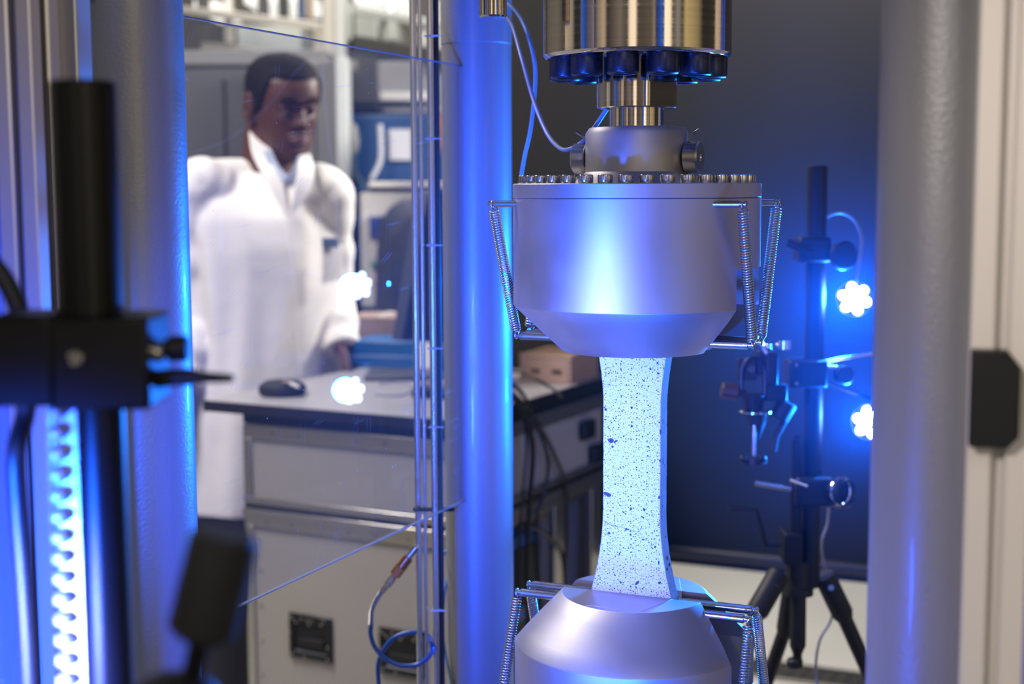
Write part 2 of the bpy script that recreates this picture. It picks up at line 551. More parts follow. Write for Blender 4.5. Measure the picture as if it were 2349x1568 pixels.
# ------------------------------------------------------------------ testing machine
tm = thing('testing_machine', 'tall four-column materials testing machine with smooth pale grey painted columns around the grips', 'machine', (AX.x, AX.y, 0), R(GA))


def loc(p):
    v = Vector(p) - AX
    return Vector((v.dot(GD), v.dot(GN), v.z if len(v) > 2 else 0))


pL = Vector((-.290, 1.10, 0)); pR = Vector((.262, .862, 0)); pB = Vector((-.040, 1.673, 0)); pRR = pR + (pB - pL)
for p in (pL, pR, pB, pRR):
    l = loc(p)
    MB().lathe([(.046, .70), (.046, .715), (.0405, .72), (.0405, 1.86)], 72, (l.x, l.y, 0)).build('column', m_column, tm)
lb = loc(pB)
zb = at(1096, 104, 1.673).z
MB().lathe([(.0412, zb), (.0412, 1.855)], 72, (lb.x, lb.y, 0)).build('column_sleeve', m_column, tm, bevel=.0008)
MB().box(-.42, .42, -.40, .40, 1.86, 2.06).build('crosshead', m_aludk, tm, bevel=.01)
MB().box(-.46, .46, -.44, .44, .0, .70).build('base', m_darkcab, tm, bevel=.01)
ap = loc(at(1131, 0, 1.25))
MB().lathe([(.0, 1.6255), (.0105, 1.6255), (.0118, 1.627), (.0118, 1.86)], 40, (ap.x, ap.y, 0)).build('guide_rod', m_brushed, tm)
zt = 1.593
MB().lathe([(.075, 1.75), (.075, 1.86)], 48).build('mounting_spigot', m_steel, tm)

# ------------------------------------------------------------------ load cell
lc = thing('load_cell', 'large shiny brushed steel drum hanging at top, ringed below by black socket bolts', 'load cell', (AX.x, AX.y, 1.55), R(GA))
MB().lathe([(0, .043), (.080, .043), (.0815, .0436), (.0838, .0466), (.0838, .195), (.08, .2)], 128).build('housing', m_brushed, lc)
b0 = None
for k in range(12):
    a = R(k * 30 + 8)
    if b0 is None:
        mb = MB(); n = 72
        def kn(r, z): return [Vector(((r + (.0004 if (j % 2) else 0)) * math.cos(2 * math.pi * j / n), (r + (.0004 if (j % 2) else 0)) * math.sin(2 * math.pi * j / n), z)) for j in range(n)]
        def rd(r, z): return [Vector((r * math.cos(2 * math.pi * j / n), r * math.sin(2 * math.pi * j / n), z)) for j in range(n)]
        mb.rings([rd(.0135, .043), kn(.0135, .0425), kn(.0135, .0275), rd(.0133, .0262), rd(.0122, .0250), rd(.008, .0250), rd(.0078, .033)], True, True)
        b0 = mb.build('bolt', m_blackbolt, lc, sharp=50)
        b = b0
    else:
        b = b0.copy(); col.objects.link(b)
    b.location = (.0665 * math.cos(a), .0665 * math.sin(a), 0)
# neck with wrench flat: azimuth in world -> local
n = 96
flat_az = R(-90 + 48 - 5 + 23.5)
def neck_ring(r, z, ap_):
    out = []
    for j in range(n):
        a = 2 * math.pi * j / n
        p = Vector((r * math.cos(a), r * math.sin(a), z))
        for fa in (flat_az, flat_az + math.pi):
            d = Vector((math.cos(fa), math.sin(fa), 0))
            k = p.dot(d)
            if k > ap_: p = p - d * (k - ap_)
        out.append(p)
    return out
MB().rings([neck_ring(.0350, -.0005, .0300), neck_ring(.0358, .0005, .0308), neck_ring(.0358, .0435, .0308)]).build('neck', m_brushed, lc, sharp=20)
MB().lathe([(.0242, -.018), (.0242, .002)], 64).build('stud', m_brushed, lc)


# ------------------------------------------------------------------ grips (hydraulic wedge grips)
def arc_ring(r, w, side, z, n=72):
    """outline of the part of a disc beyond a chord at distance w; side -1 front, +1 back"""
    t0 = math.asin(max(-1, min(1, w / r)))
    pts = []
    for j in range(n + 1):
        t = t0 + (math.pi - 2 * t0) * j / n
        pts.append(Vector((r * math.cos(t), side * r * math.sin(t), z)))
    return pts


def make_spring(p0, p1, r=.0043, wire=.00078, turns=50):
    p0, p1 = Vector(p0), Vector(p1)
    ax = (p1 - p0); L = ax.length; ax.normalize()
    q = Vector((0, 0, 1)).rotation_difference(ax)
    pts = []
    gap = .006
    # upper hook
    for j in range(9):
        a = math.pi * 1.6 * j / 8
        pts.append(p0 + q @ Vector((0, .0034 * math.sin(a) - 0, .0 - .0034 * math.cos(a) + .001)))
    N = int(turns * 12)
    for j in range(N + 1):
        a = 2 * math.pi * turns * j / N
        z = gap + (L - 2 * gap) * j / N
        pts.append(p0 + q @ Vector((r * math.cos(a), r * math.sin(a), z)))
    for j in range(9):
        a = math.pi * 1.6 * j / 8
        pts.append(p1 + q @ Vector((0, .0034 * math.sin(a), -.0034 * math.cos(a) * -1 - .001)))
    return MB().tube(pts, wire, 6)


def make_grip(name, label, z1, z2, zslot, zpin, zrod, s, extra, root_z):
    """s=+1: cone points down (upper grip); s=-1: cone points up"""
    g = thing(name, label, 'grip', (AX.x, AX.y, root_z), R(GA))
    o = -root_z
    r1, r2 = .1112, .067
    mb = MB()
    # full cylinder part
    mb.lathe([(r1, zslot + o), (r1, extra[0] + o)], 128, cap=True)
    for side, wtop in ((-1, .0095), (1, .019)):
        rs = [arc_ring(r1, .040, side, zslot + o), arc_ring(r1, .040, side, z1 + s * .0012 + o), arc_ring(r1 - .0006, .040, side, z1 + o)]
        for k in (.25, .5, .75, .985):
            r = r1 + (r2 - r1) * k
            rs.append(arc_ring(r, min(.040 + (wtop - .040) * k, r * .95), side, z1 + (z2 - z1) * k + o))
        rs.append(arc_ring(r2 - .0004, wtop, side, z2 + o))
        mb.rings(rs)
    mb.build('body', m_grip, g, sharp=24)
    # jaws flush in the nose of each half
    for side, wtop in ((-1, .0095), (1, .019)):
        e = s * .0002
        pts = [(-.040, wtop), (.040, wtop), (.026, .058), (-.026, .058)]
        mbj = MB()
        a = [Vector((x, side * y, z2 - e + o)) for x, y in pts]
        b = [Vector((x, side * y, z2 + s * .03 + o)) for x, y in pts]
        mbj.rings([a, b])
        mbj.build('jaw', m_grip, g, bevel=.0002)
    # rods through the jaws, pins high on the body, springs between
    for side in (-1, 1):
        y = side * .0142
        mbr = MB().cyl((-.108, y, zrod + o), (.108, y, zrod + o), .0040, 24, ch=.0004)
        mbr.cyl((-.1115, y, zrod + o), (.1115, y, zrod + o), .0025, 16)
        mbr.cyl((-.1135, y, zrod + o), (-.1115, y, zrod + o), .0036, 16, ch=.0004)
        mbr.cyl((.1115, y, zrod + o), (.1135, y, zrod + o), .0036, 16, ch=.0004)
        mbr.build('rod', m_steel, g)
        for e in (-1, 1):
            yp = side * .0632
            xb = e * .088
            mbp = MB().cyl((xb, yp, zpin + o), (e * .112, yp, zpin + o), .0030, 20, ch=.0003)
            mbp.cyl((e * .112, yp, zpin + o), (e * .1155, yp, zpin + o), .0019, 14)
            mbp.cyl((e * .1155, yp, zpin + o), (e * .1175, yp, zpin + o), .0029, 16, ch=.0004)
            mbp.build('pin', m_steel, g)
            make_spring((e * .1137, yp, zpin + o), (e * .1118, y, zrod + o)).build('spring', m_spring, g, sharp=80)
    return g


ug = make_grip('upper_grip', 'upper steel wedge grip, its cone pointing down, clamping the top of the speckled specimen', 1.3735, 1.3325, 1.409, 1.4655, 1.3425, 1, (1.4700, 0), 1.4700)
MB().lathe([(0, .0004), (.1108, .0004), (.1115, .0010), (.1115, .0125), (.1108, .0132), (0, .0132)], 128).build('flange', m_grip, ug)
# hub and collar on the flange
MB().lathe([(.058, .0130), (.054, .0165), (.0475, .0215), (.0460, .0235), (.0460, .0575), (.0425, .0625), (.040, .0630), (0, .0630)], 96).build('collar', m_collar, ug)
b0 = None
for k in range(36):
    a = R(k * 10 + 3.5)
    if b0 is None:
        n = 48
        mb = MB()
        mb.rings([rd(.0060, .0132), rd(.0060, .0137), kn(.0059, .0140), kn(.0059, .0195), rd(.0060, .0200), rd(.0056, .0204), rd(.0030, .0204), rd(.0029, .0165)][:8])
        b0 = mb.build('bolt', m_steel, ug, sharp=50)
        b = b0
    else:
        b = b0.copy(); col.objects.link(b)
    b.location = (.1003 * math.cos(a), .1003 * math.sin(a), 0)
# side knobs
for e in (-1, 1):
    k = MB().lathe([(.0125, 0), (.0142, .0012), (.0142, .0125), (.0128, .0140), (.0035, .0140), (.0030, .012)], 40, (e * .0455, .0, .036), (e, 0, 0)).build('locking_knob', m_steel, ug)
    MB().tube(cat([(e * .049, 0, .051), (e * .052, 0, .056), (e * .058, 0, .060)], 5), .0012, 8).build('knob_clip', m_chrome, k)

lg = make_grip('lower_grip', 'lower steel wedge grip, its cone pointing up, clamping the foot of the speckled specimen', 1.0620, 1.1060, 1.020, .968, 1.0970, -1, (.905, 0), .905)
MB().lathe([(0, -.012), (.1115, -.012), (.1115, 0), (0, 0)], 96).build('flange', m_grip, lg, bevel=.0008)
MB().lathe([(.06, -.205), (.06, -.012)], 64).build('piston', m_brushed, lg)

# ------------------------------------------------------------------ specimen
sp = thing('concrete_specimen', 'white black-speckled dog-bone concrete bar held upright between both steel grips', 'specimen', (AX.x, AX.y, 1.06), R(GA))


def half_w(z):
    h = .0278
    if z < 1.185: h += .0118 * min(1.6, ((1.185 - z) / .080)) ** 1.9
    if z > 1.285: h += .0062 * min(1.5, ((z - 1.285) / .050)) ** 1.6
    return h


zs = [1.075 + (1.355 - 1.075) * i / 110 for i in range(111)]
rs = []
for i, z in enumerate(zs):
    j1 = .0005 * noise.noise(Vector((z * 300, 0, 0))) + (-.0012 if abs(z - 1.2365) < .002 or abs(z - 1.178) < .001 else 0)
    j2 = .0004 * noise.noise(Vector((z * 260, 9, 0)))
    h = half_w(z)
    rs.append([(-h - j1, -.0094, z - 1.06), (h + j2, -.0094, z - 1.06), (h + j2, .0094, z - 1.06), (-h - j1, .0094, z - 1.06)])
bar = MB().rings(rs).build('bar', m_concrete, sp, sharp=30, bevel=.0006)
# painted front skin
fr_v, fr_f = [], []
for i, z in enumerate(zs):
    h = half_w(z) - .0007
    fr_v += [(-h, -.0096, z - 1.06), (h, -.0096, z - 1.06), (-h, -.0093, z - 1.06), (h, -.0093, z - 1.06)]
mbf = MB()
mbf.rings([[Vector(fr_v[4 * i]), Vector(fr_v[4 * i + 1]), Vector(fr_v[4 * i + 3]), Vector(fr_v[4 * i + 2])] for i in range(len(zs))])
mbf.build('painted_face', m_speckle, sp, sharp=30)


def blob(mb, x, z, rx, rz, ang=0, n=14):
    pts = []
    ca, sa = math.cos(ang), math.sin(ang)
    for j in range(n):
        t = 2 * math.pi * j / n
        r = 1 + .25 * noise.noise(Vector((x * 900 + math.cos(t), z * 900 + math.sin(t), 2)))
        u, v = rx * r * math.cos(t), rz * r * math.sin(t)
        pts.append((x + u * ca - v * sa, z + u * sa + v * ca))
    a = [Vector((p[0], -.00975, p[1] - 1.06)) for p in pts]
    b = [Vector((p[0], -.0092, p[1] - 1.06)) for p in pts]
    mb.rings([a, b])


def onface(px, py):
    # pixel to specimen front-face coordinates (x, z)
    d = CM @ Vector(((px - 1174.5) / FPX, -(py - 784) / FPX, -1))
    P0 = AX - GN * .0096; o_ = Vector((0, 0, CAMZ))
    t = ((P0 - o_).dot(GN)) / d.dot(GN)
    p = o_ + d * t
    return (p - AX).dot(GD), p.z


mb = MB()
for px, py, rx, rz, an in ((1402, 1010, 7, 6, 0), (1405, 1024, 3, 3, 0), (1412, 1012, 6, 2.5, -.5), (1395, 1134, 7, 5, .4), (1388, 1131, 4, 4, 0), (1462, 1336, 7, 3.2, -.9), (1513, 1336, 4, 2.5, -.7),
                           (1397, 1222, 3.5, 3.5, 0), (1437, 1213, 3.2, 3, 0), (1475, 1237, 2.4, 2.4, 0), (1476, 1187, 2.4, 2.2, 0), (1503, 1254, 3, 2.4, -.7), (1424, 1335, 2.4, 3.5, 0), (1421, 1270, 1.6, 5, .2),
                           (1515, 990, 2.2, 7, 0), (1514, 1056, 2, 3, 0), (1512, 1140, 2.5, 4, .2), (1430, 1174, 3.4, 2, .3), (1511, 1290, 2, 5, .1), (1478, 942, 2.4, 2, 0), (1403, 969, 1.8, 1.8, 0), (1427, 942, 2, 1.8, 0),
                           (1492, 846, 2.6, 2.2, 0), (1510, 856, 3.2, 2.4, .4), (1507, 820, 2, 2, 0), (1486, 1045, 2.2, 2, 0)):
    x, z = onface(px, py)
    mb = MB()
    blob(mb, x, z, rx * .00039, rz * .00039, -an)
    mb.build('pore', m_pit, sp, smooth=False)
mb = MB()
cr = [(1386, 1194), (1392, 1197), (1398, 1203), (1408, 1205), (1416, 1208), (1426, 1208), (1436, 1213), (1448, 1217), (1470, 1220)]
top, bot = [], []
for i, (px, py) in enumerate(cr):
    x, z = onface(px, py)
    t = .00055 * (1 - i / len(cr)) + .00008
    top.append((x, z + t * .5)); bot.append((x, z - t * .5))
mb.rings([[Vector((a[0], -.00975, a[1] - 1.06)), Vector((b[0], -.00975, b[1] - 1.06)), Vector((b[0], -.0092, b[1] - 1.06)), Vector((a[0], -.0092, a[1] - 1.06))] for a, b in zip(top, bot)])
mb.build('crack', m_pit, sp, smooth=False)
mb = MB()
for z, y, a, b in ((1.268, -.003, .0007, .003), (1.232, -.002, .0006, .0035), (1.226, .003, .0006, .002), (1.19, -.004, .0007, .0018), (1.139, .001, .001, .004), (1.133, .004, .0012, .003), (1.131, -.004, .001, .0024), (1.16, .003, .0007, .0014)):
    h = half_w(z) + .0002
    pts = [(y + a * math.cos(2 * math.pi * j / 10), z + b * math.sin(2 * math.pi * j / 10)) for j in range(10)]
    MB().rings([[Vector((h - .00012, p[0], p[1] - 1.06)) for p in pts], [Vector((h - .002, p[0], p[1] - 1.06)) for p in pts]]).build('pore', m_holes, sp, smooth=False)

# ------------------------------------------------------------------ cables to the grip
def wire(name, label, mat, pts, r, cat_='cable', group=None, n=10):
    return tag(MB().tube(cat([at(*p) for p in pts], 10), r, n).build(name, mat, sharp=80), label, cat_, group)


wire('sensor_cable', 'thin grey sensor cable looping from behind the column to the upper grip collar', m_cablegr,
     [(1140, 20, 1.60), (1172, 52, 1.52), (1196, 130, 1.46), (1225, 232, 1.42), (1255, 305, 1.38), (1285, 340, 1.335), (1310, 341, 1.315), (1340, 322, 1.31), (1365, 290, 1.335), (1388, 256, 1.33), (1400, 240, 1.32)], .0021)
wire('pneumatic_hose', 'thin pale teal hose hanging beside the column and down behind the upper grip', m_cableteal,
     [(1150, 5, 1.62), (1172, 14, 1.58), (1200, 52, 1.53), (1222, 120, 1.5), (1228, 185, 1.5), (1218, 290, 1.5), (1203, 360, 1.5), (1192, 430, 1.5), (1184, 520, 1.5), (1194, 590, 1.5), (1230, 630, 1.5), (1300, 640, 1.47), (1360, 610, 1.42), (1400, 590, 1.40)], .0021)

# ------------------------------------------------------------------ acrylic screen
dPB = (pB - pL).normalized()
perp = Vector((dPB.y, -dPB.x, 0))
pa = pL + dPB * (-.16); pb = pB + dPB * (-.0415)
off = perp * (-.000)
plen = (pb - pa).length
ps = thing('acrylic_screen', 'scratched clear acrylic safety screen between two columns, man behind it', 'safety screen', (pa.x, pa.y, 1.1165), math.atan2(dPB.y, dPB.x))
MB().box(0, plen, -.002, .002, 0, .5005).build('pane', m_pane, ps, smooth=False)
mb = MB()
for z in (-.0004, .4999):
    MB().box(0, plen, -.0021, .0021, z, z + .0010).build('cut_edge', m_paneedge, ps, smooth=False)

# ------------------------------------------------------------------ vertical tubes beside the column
for px, wpx, mt, lab, ties in ((949, 15, m_tube, 'bright steel tube, leftmost of the slim vertical tubes beside the column', ()),
                               (965, 9, m_tube, 'thinnest bright steel tube, between its two slim vertical neighbours', ()),
                               (989, 18, m_tube, 'bright steel tube carrying small tie rings, third of the slim vertical tubes', (83, 318, 562, 798, 978, 1397)),
                               (1003, 10, m_cable, 'black vertical cable strapped against the ringed steel tube', ())):
    Y = 1.60
    p = at(px + 2, 430, Y)
    r = wpx / 2 * Y / FPX
    t = thing('steel_tube' if mt is m_tube else 'strapped_cable', lab, 'tube' if mt is m_tube else 'cable', (p.x, p.y, 0), 0, 'slim tubes beside the column' if mt is m_tube else None)
    MB().cyl((0, 0, .75), (0, 0, 2.0), r, 24).build('tube', mt, t)
    for py in ties:
        z = at(px, py, Y).z
        MB().lathe([(r, -.0012), (r + .0007, -.0010), (r + .0007, .0010), (r, .0012)], 24, (0, 0, z)).box(-.007, .011, -r - .001, -r + .0004, z - .0008, z + .0008).build('tie_ring', m_white, t)
mb = MB()
zc = at(1000, 1170, 1.58).z
p0 = at(950, 1168, 1.585); p1 = at(1040, 1168, 1.63)
tag(mb.cyl(p0, p1, .0024, 10).build('clamp_bar', m_blackm), 'small black bar clamping the slim tubes below the screen edge', 'clamp')


# ------------------------------------------------------------------ aluminium profiles
def tslot(w, slot=.0080, depth=.010, lip=.002):
    h = w / 2; s = slot / 2
    side = [(-h + .001, -h), (-s - .0015, -h), (-s, -h + .0015), (-s, -h + .004), (-s - .004, -h + .004), (-s - .004, -h + .007), (-s, -h + depth), (s, -h + depth), (s + .004, -h + .007), (s + .004, -h + .004), (s, -h + .004), (s, -h + .0015), (s + .0015, -h), (h - .001, -h)]
    out = []
    for k in range(4):
        c_, s_ = math.cos(k * math.pi / 2), math.sin(k * math.pi / 2)
        out += [(x * c_ - y * s_, x * s_ + y * c_) for x, y in side]
    return out


# right: nearer, brightened in colour
p = at(2287, 784, .76)
pr = thing('aluminium_profile', 'pale slotted aluminium post at right edge carrying a black block', 'profile', (p.x + .002, p.y, 0), R(-17))
MB().prism(tslot(.032, .006, .008), .2, 2.1).build('extrusion', m_alubright, pr, sharp=20)
pz0, pz1 = at(2265, 1038, .72).z, at(2265, 812, .72).z
mb = MB()
hw = .0125
poly = [(-hw, pz0), (hw * .55, pz0), (hw, pz0 + .006), (hw, pz1 - .009), (hw * .45, pz1), (-hw, pz1)]
mb.rings([[Vector((x - .003, -.0165, z)) for x, z in poly], [Vector((x - .003, -.030, z)) for x, z in poly]])
mb.build('door_catch', m_darkpl, pr, bevel=.0012)
# left: two profiles and the blue-lit door sheet
p = at(88, 784, .95)
pl1 = thing('aluminium_profile', 'slotted aluminium post at left edge behind the black stand', 'profile', (p.x, p.y, 0), R(-20))
MB().prism(tslot(.030, .006, .008), .2, 2.1).build('extrusion', m_alu, pl1, sharp=20)
p = at(188, 784, 1.0)
pl2 = thing('aluminium_profile', 'flat-faced aluminium post between the slotted post and left column', 'profile', (p.x, p.y, 0), R(-14))
MB().prism([(-.0105, -.010), (.0105, -.010), (.0105, .010), (-.0105, .010)], .2, 2.1).build('extrusion', m_alu, pl2, bevel=.0015)
p = at(-60, 784, .98)
tag(MB().box(p.x - .16, p.x + .050, p.y, p.y + .006, .3, 2.1).build('door_sheet', m_door, bevel=.001), 'plain grey sheet metal door filling the left picture edge', 'door panel')

# ------------------------------------------------------------------ foreground stand (left, strongly out of focus)
Y0 = .66
zA = at(199, 186, Y0).z
pc = at(225, 784, Y0)
st = thing('camera_stand', 'black blurred upright stand with clamp block and lever in left foreground', 'stand', (pc.x, pc.y, 0))
zcl0, zcl1 = at(200, 925, Y0).z, at(200, 718, Y0).z
MB().cyl((-.003, 0, zcl0 + .01), (-.003, 0, zA), .0150, 48, ch=.001).build('upper_pole', m_black, st)
MB().cyl((0, 0, .0), (0, 0, zcl1 - .005), .0112, 48).build('lower_pole', m_black, st)
# toothed rack along the lower pole
mb = MB()
rx = at(140, 1200, Y0).x - pc.x
mb.box(rx - .0012, -.005, .002, .008, at(0, 1560, Y0).z - .1, zcl0)
z = at(0, 1560, Y0).z
k = 0
while z < at(0, 940, Y0).z:
    mb.ball((rx, .0, z), .0050, 14, 8, 1, 1, .80)
    z += .0100
mb.build('toothed_rack', m_rack, st)
xx = lambda px: at(px, 820, Y0).x - pc.x
mb = MB().box(xx(150), xx(368), -.022, .020, zcl0, zcl1).box(xx(8), xx(150), -.018, .022, zcl0 + .001, zcl1 + .0005)
mb.build('clamp_block', m_black, st, bevel=.002)
MB().cyl((xx(212), -.027, at(0, 806, Y0).z), (xx(212), -.021, at(0, 806, Y0).z), .0035, 20, ch=.0008).build('screw', m_chrome, st)
zk = at(0, 797, Y0).z
MB().cyl((xx(366), -.006, zk), (xx(392), -.006, zk), .0040, 20).cyl((xx(392), -.006, zk), (xx(440), -.006, zk), .0062, 28, ch=.0012).build('knob', m_darkpl, st)
MB().cyl((xx(362), -.010, zk - .001), (xx(388), -.010, zk - .001), .0048, 20, ch=.001).build('knob', m_chrome, st)
zl = at(0, 862, Y0).z
MB().tube([(xx(366), -.006, zl - .001), (xx(400), -.007, zl), (xx(440), -.010, zl + .0006), (xx(470), -.012, zl + .0006), (xx(545), -.014, zl + .0004), (xx(549), -.014, zl + .0004)], lambda t: .0042 if t < .45 else (.0030 if t < .7 else .0019 - (.0008 if t > .95 else 0)), 16).build('lever', m_blackm, st)
MB().lathe([(.12, 0), (.12, .02), (.02, .03), (.016, .06)], 40).build('foot', m_blackm, st)

# thick handle nearest the lens
Y1 = .50
sh = thing('clamp_handle', 'black clamp handle with a fat cylindrical grip, blurred at bottom left', 'handle', at(440, 1620, Y1))
o_ = at(440, 1620, Y1)
h0, h1 = at(459, 1462, Y1) - o_, at(518, 1222, Y1) - o_
MB().cyl(h0, h1, .0125, 40, ch=.003).build('grip_sleeve', m_rubber, sh)
MB().cyl(at(432, 1600, Y1) - o_, h0 + (h1 - h0) * .1, .0042, 20).build('stem', m_black, sh)
MB().ball((at(402, 1600, Y1) - o_), .0125, 24, 14, 1.3, 1, .8).build('swivel_joint', m_blackm, sh)
MB().cyl(at(402, 1600, Y1) - o_, at(300, 1900, .62) - o_, .006, 20).build('support_rod', m_black, sh)

wire('stand_cable', 'thick black cable drooping down along the left foreground stand', m_cable,
     [(-60, 560, .70), (10, 640, .70), (52, 740, .70), (66, 850, .70), (58, 950, .70), (38, 1030, .69), (42, 1150, .69), (58, 1350, .69), (72, 1600, .69), (80, 1900, .69)], .0048, n=16)

# ------------------------------------------------------------------ rear lamp stand
YS = 1.86
S = lambda px: px * YS / FPX


def w2(px, py, dy=0.0):
    return at(px, py, YS + dy)


base = w2(1868, 1340); base.z = 0
ls = thing('lamp_stand', 'black tripod stand with tall pole and clamps behind the grips at right', 'stand', base)
L_ = lambda px, py, dy=0.0: w2(px, py, dy) - base
ptop = L_(1868, 380); 
xm = L_(1868, 784).x
MB().cyl((xm, 0, L_(0, 1352).z), (xm, 0, ptop.z), S(23), 32, ch=.001).build('pole', m_alubars if False else m_darkpl, ls)
xs_ = L_(1822, 1150).x
MB().cyl((xs_, -.01, L_(0, 1330).z), (xs_, -.01, L_(0, 1010).z), S(13), 24).cyl((xs_, -.01, L_(0, 1010).z), (xs_, -.01, L_(0, 1000).z), S(9), 20).build('side_tube', m_darkpl, ls)
# clamps
def clamp_box(x0, x1, y0, y1, d0=-.022, d1=.022):
    a = L_(x0, y1); b = L_(x1, y0)
    return MB().box(a.x, b.x, d0, d1, a.z, b.z)
c1 = clamp_box(1826, 1900, 542, 600).build('clamp', m_darkpl, ls, bevel=.004)
MB().lathe([(S(30), 0), (S(33), .002), (S(33), .012), (S(28), .014)], 32, L_(1928, 587, -.02), (.35, -.9, .1)).build('clamp_knob', m_darkpl, c1)
MB().cyl(L_(1895, 575, -.005), L_(1930, 585, -.008), S(12), 20).build('knob_shaft', m_darkpl, c1)
MB().tube([L_(1808, 556, -.02), L_(1830, 566, -.025), L_(1862, 578, -.028)], S(9), 12).build('clamp_lever', m_darkpl, c1)
c2 = clamp_box(1802, 1890, 822, 884, -.026, .024).build('clamp', m_darkpl, ls, bevel=.003)
for q in ((1817, 830), (1817, 872)):
    p = L_(*q); MB().cyl((p.x, -.030, p.z), (p.x, -.025, p.z), S(4), 12).build('screw', m_chrome, c2)
MB().cyl(L_(1885, 830, -.01), L_(2040, 803, .01), S(4), 12).build('arm', m_steel, c2)
MB().cyl(L_(1878, 838, -.015), L_(1940, 844, -.015), S(4), 12).build('arm', m_steel, c2)
MB().cyl(L_(1880, 872, -.01), L_(2045, 930, .03), S(5), 12).build('arm', m_darkpl, c2)
MB().lathe([(S(20), 0), (S(22), .002), (S(22), .014), (S(18), .016)], 28, L_(1930, 858, -.015), (.2, -1, 0)).build('clamp_knob', m_darkpl, c2)
c3 = clamp_box(1816, 1905, 1086, 1156, -.026, .026).build('clamp', m_darkpl, ls, bevel=.006)
MB().lathe([(S(20), -.006), (S(34), -.006), (S(36), 0), (S(36), .012), (S(30), .016), (S(18), .010)], 36, L_(1922, 1128, -.02), (.55, -.8, .1)).build('hand_wheel', m_darkpl, c3)
MB().tube([L_(1928, 1126, -.037) + Vector((0, 0, 1)).rotation_difference(Vector((.55, -.8, .1)).normalized()) @ Vector((S(31) * math.cos(k * math.pi / 18), S(31) * math.sin(k * math.pi / 18), 0)) for k in range(36)], S(2.5), 8, closed=True).build('chrome_ring', m_chrome, c3)
MB().cyl(L_(1732, 1107, -.01), L_(1822, 1122, -.01), S(6), 14).build('clamp_lever', m_steel, c3)
MB().cyl(L_(1812, 1100, -.03), L_(1852, 1115, -.035), S(5), 14).build('clamp_lever', m_steel, c3)
clamp_box(1790, 1832, 1212, 1282, -.03, .015).build('gear_box', m_darkpl, ls, bevel=.002)
MB().cyl(L_(1672, 1166, -.02), L_(1715, 1167, -.02), S(8), 16).tube([L_(1715, 1167, -.02), L_(1735, 1168, -.02), L_(1744, 1200, -.02), L_(1757, 1250, -.02), L_(1792, 1250, -.02)], S(5), 12).build('crank', m_darkpl, ls)
# tripod head and legs
MB().cyl(L_(1832, 1355), L_(1832, 1282), S(30), 28, ch=.002).lathe([(S(34), 0), (S(34), S(18))], 28, L_(1832, 1362), (0, 0, 1)).build('tripod_hub', m_blackm, ls)
MB().cyl(L_(1830, 1480), L_(1831, 1350), S(19), 24).lathe([(S(11), 0), (S(11), S(14)), (S(19), S(34))], 24, L_(1829, 1512), (0, 0, 1)).lathe([(S(14), 0), (S(19), S(3)), (S(19), S(18)), (S(14), S(22))], 20, L_(1823, 1530), (0, 0, 1)).build('centre_column', m_blackm, ls)
def leg(p0, p1, far, r0, r1):
    a, b = L_(*p0), L_(*p1)
    c_ = Vector(far)
    mb = MB()
    mb.tube([a, a + (b - a) * .3, b, b + (b - a).normalized() * .012], lambda t: r0 if t < .9 else r1, 18)
    mb.cyl(b, c_, r1, 18, r1 * .8)
    mb.ball(c_ + Vector((0, 0, .01)), .014, 14, 8)
    o = mb.build('leg', m_blackm, ls)
    p = (a * .75 + b * .25)
    MB().cyl(p + Vector((0, -r0 - .001, 0)), p + Vector((0, -r0 + .004, 0)), S(7), 14).build('leg_bolt', m_chrome, o)
    return o
leg((1785, 1318, -.02), (1738, 1400, -.05), (-.40, -.30, 0), S(26), S(17))
leg((1890, 1318, .01), (1932, 1405, .02), (.46, .10, 0), S(26), S(18))
leg((1818, 1335, .03), (1802, 1440, .06), (-.20, .42, 0), S(22), S(17))
tag(MB().tube(cat([w2(*p) for p in ((1888, 505), (1905, 492), (1932, 488), (1960, 505), (1976, 545), (1972, 600), (1962, 650))], 8), S(4), 10).build('lamp_cable', m_cablegr), 'grey cable arching from the tall pole down to the upper blue lamp', 'cable')
tag(MB().tube(cat([w2(*p) for p in ((1905, 1130, .03), (1898, 1200, .03), (1885, 1260, .03), (1910, 1400, .05), (1880, 1470, .05), (1872, 1540, .05), (1885, 1640, .05), (1920, 1900, .1))], 8), S(3.2), 10).build('stand_cable', m_cablegr), 'thin cable trailing down past the right leg of the rear tripod', 'cable')

# ball-head camera mount hanging from the stand, left of the pole
YM = 1.80
mo = at(1735, 850, YM)
ch = thing('ball_head', 'dark yoke mount with bright-rimmed disc and knobbed rod, clamped left of the rear pole', 'camera mount', mo)
A_ = lambda px, py, dy=0.0: at(px, py, YM + dy) - mo
k_ = YM / FPX
# yoke: an arch
arch = []
for j in range(13):
    t = math.pi * j / 12
    arch.append(A_(1728 - 27 * math.cos(t), 858 - 38 * math.sin(t)))
MB().tube([A_(1701, 905)] + arch + [A_(1755, 905)], 5 * k_, 10).box(A_(1706, 0).x, A_(1750, 0).x, .004, .014, A_(0, 880).z, A_(0, 832).z).build('yoke', m_darkpl, ch, bevel=.001)
MB().cyl(A_(1724, 846, -.002), A_(1724, 846, .006), 9 * k_, 20).build('pivot', m_darkpl, ch)
MB().lathe([(20 * k_, 0), (28 * k_, 35 * k_)], 32, A_(1728, 938), (0, 0, 1)).build('cup', m_darkpl, ch)
MB().lathe([(36 * k_, 0), (39 * k_, 1.5 * k_), (39 * k_, 4 * k_), (36 * k_, 6 * k_)], 40, A_(1733, 945), (0, 0, 1)).build('rim_disc', m_chrome, ch)
MB().lathe([(8 * k_, 0), (30 * k_, 60 * k_)], 32, A_(1735, 1005), (0, 0, 1)).build('cone', m_blackm, ch)
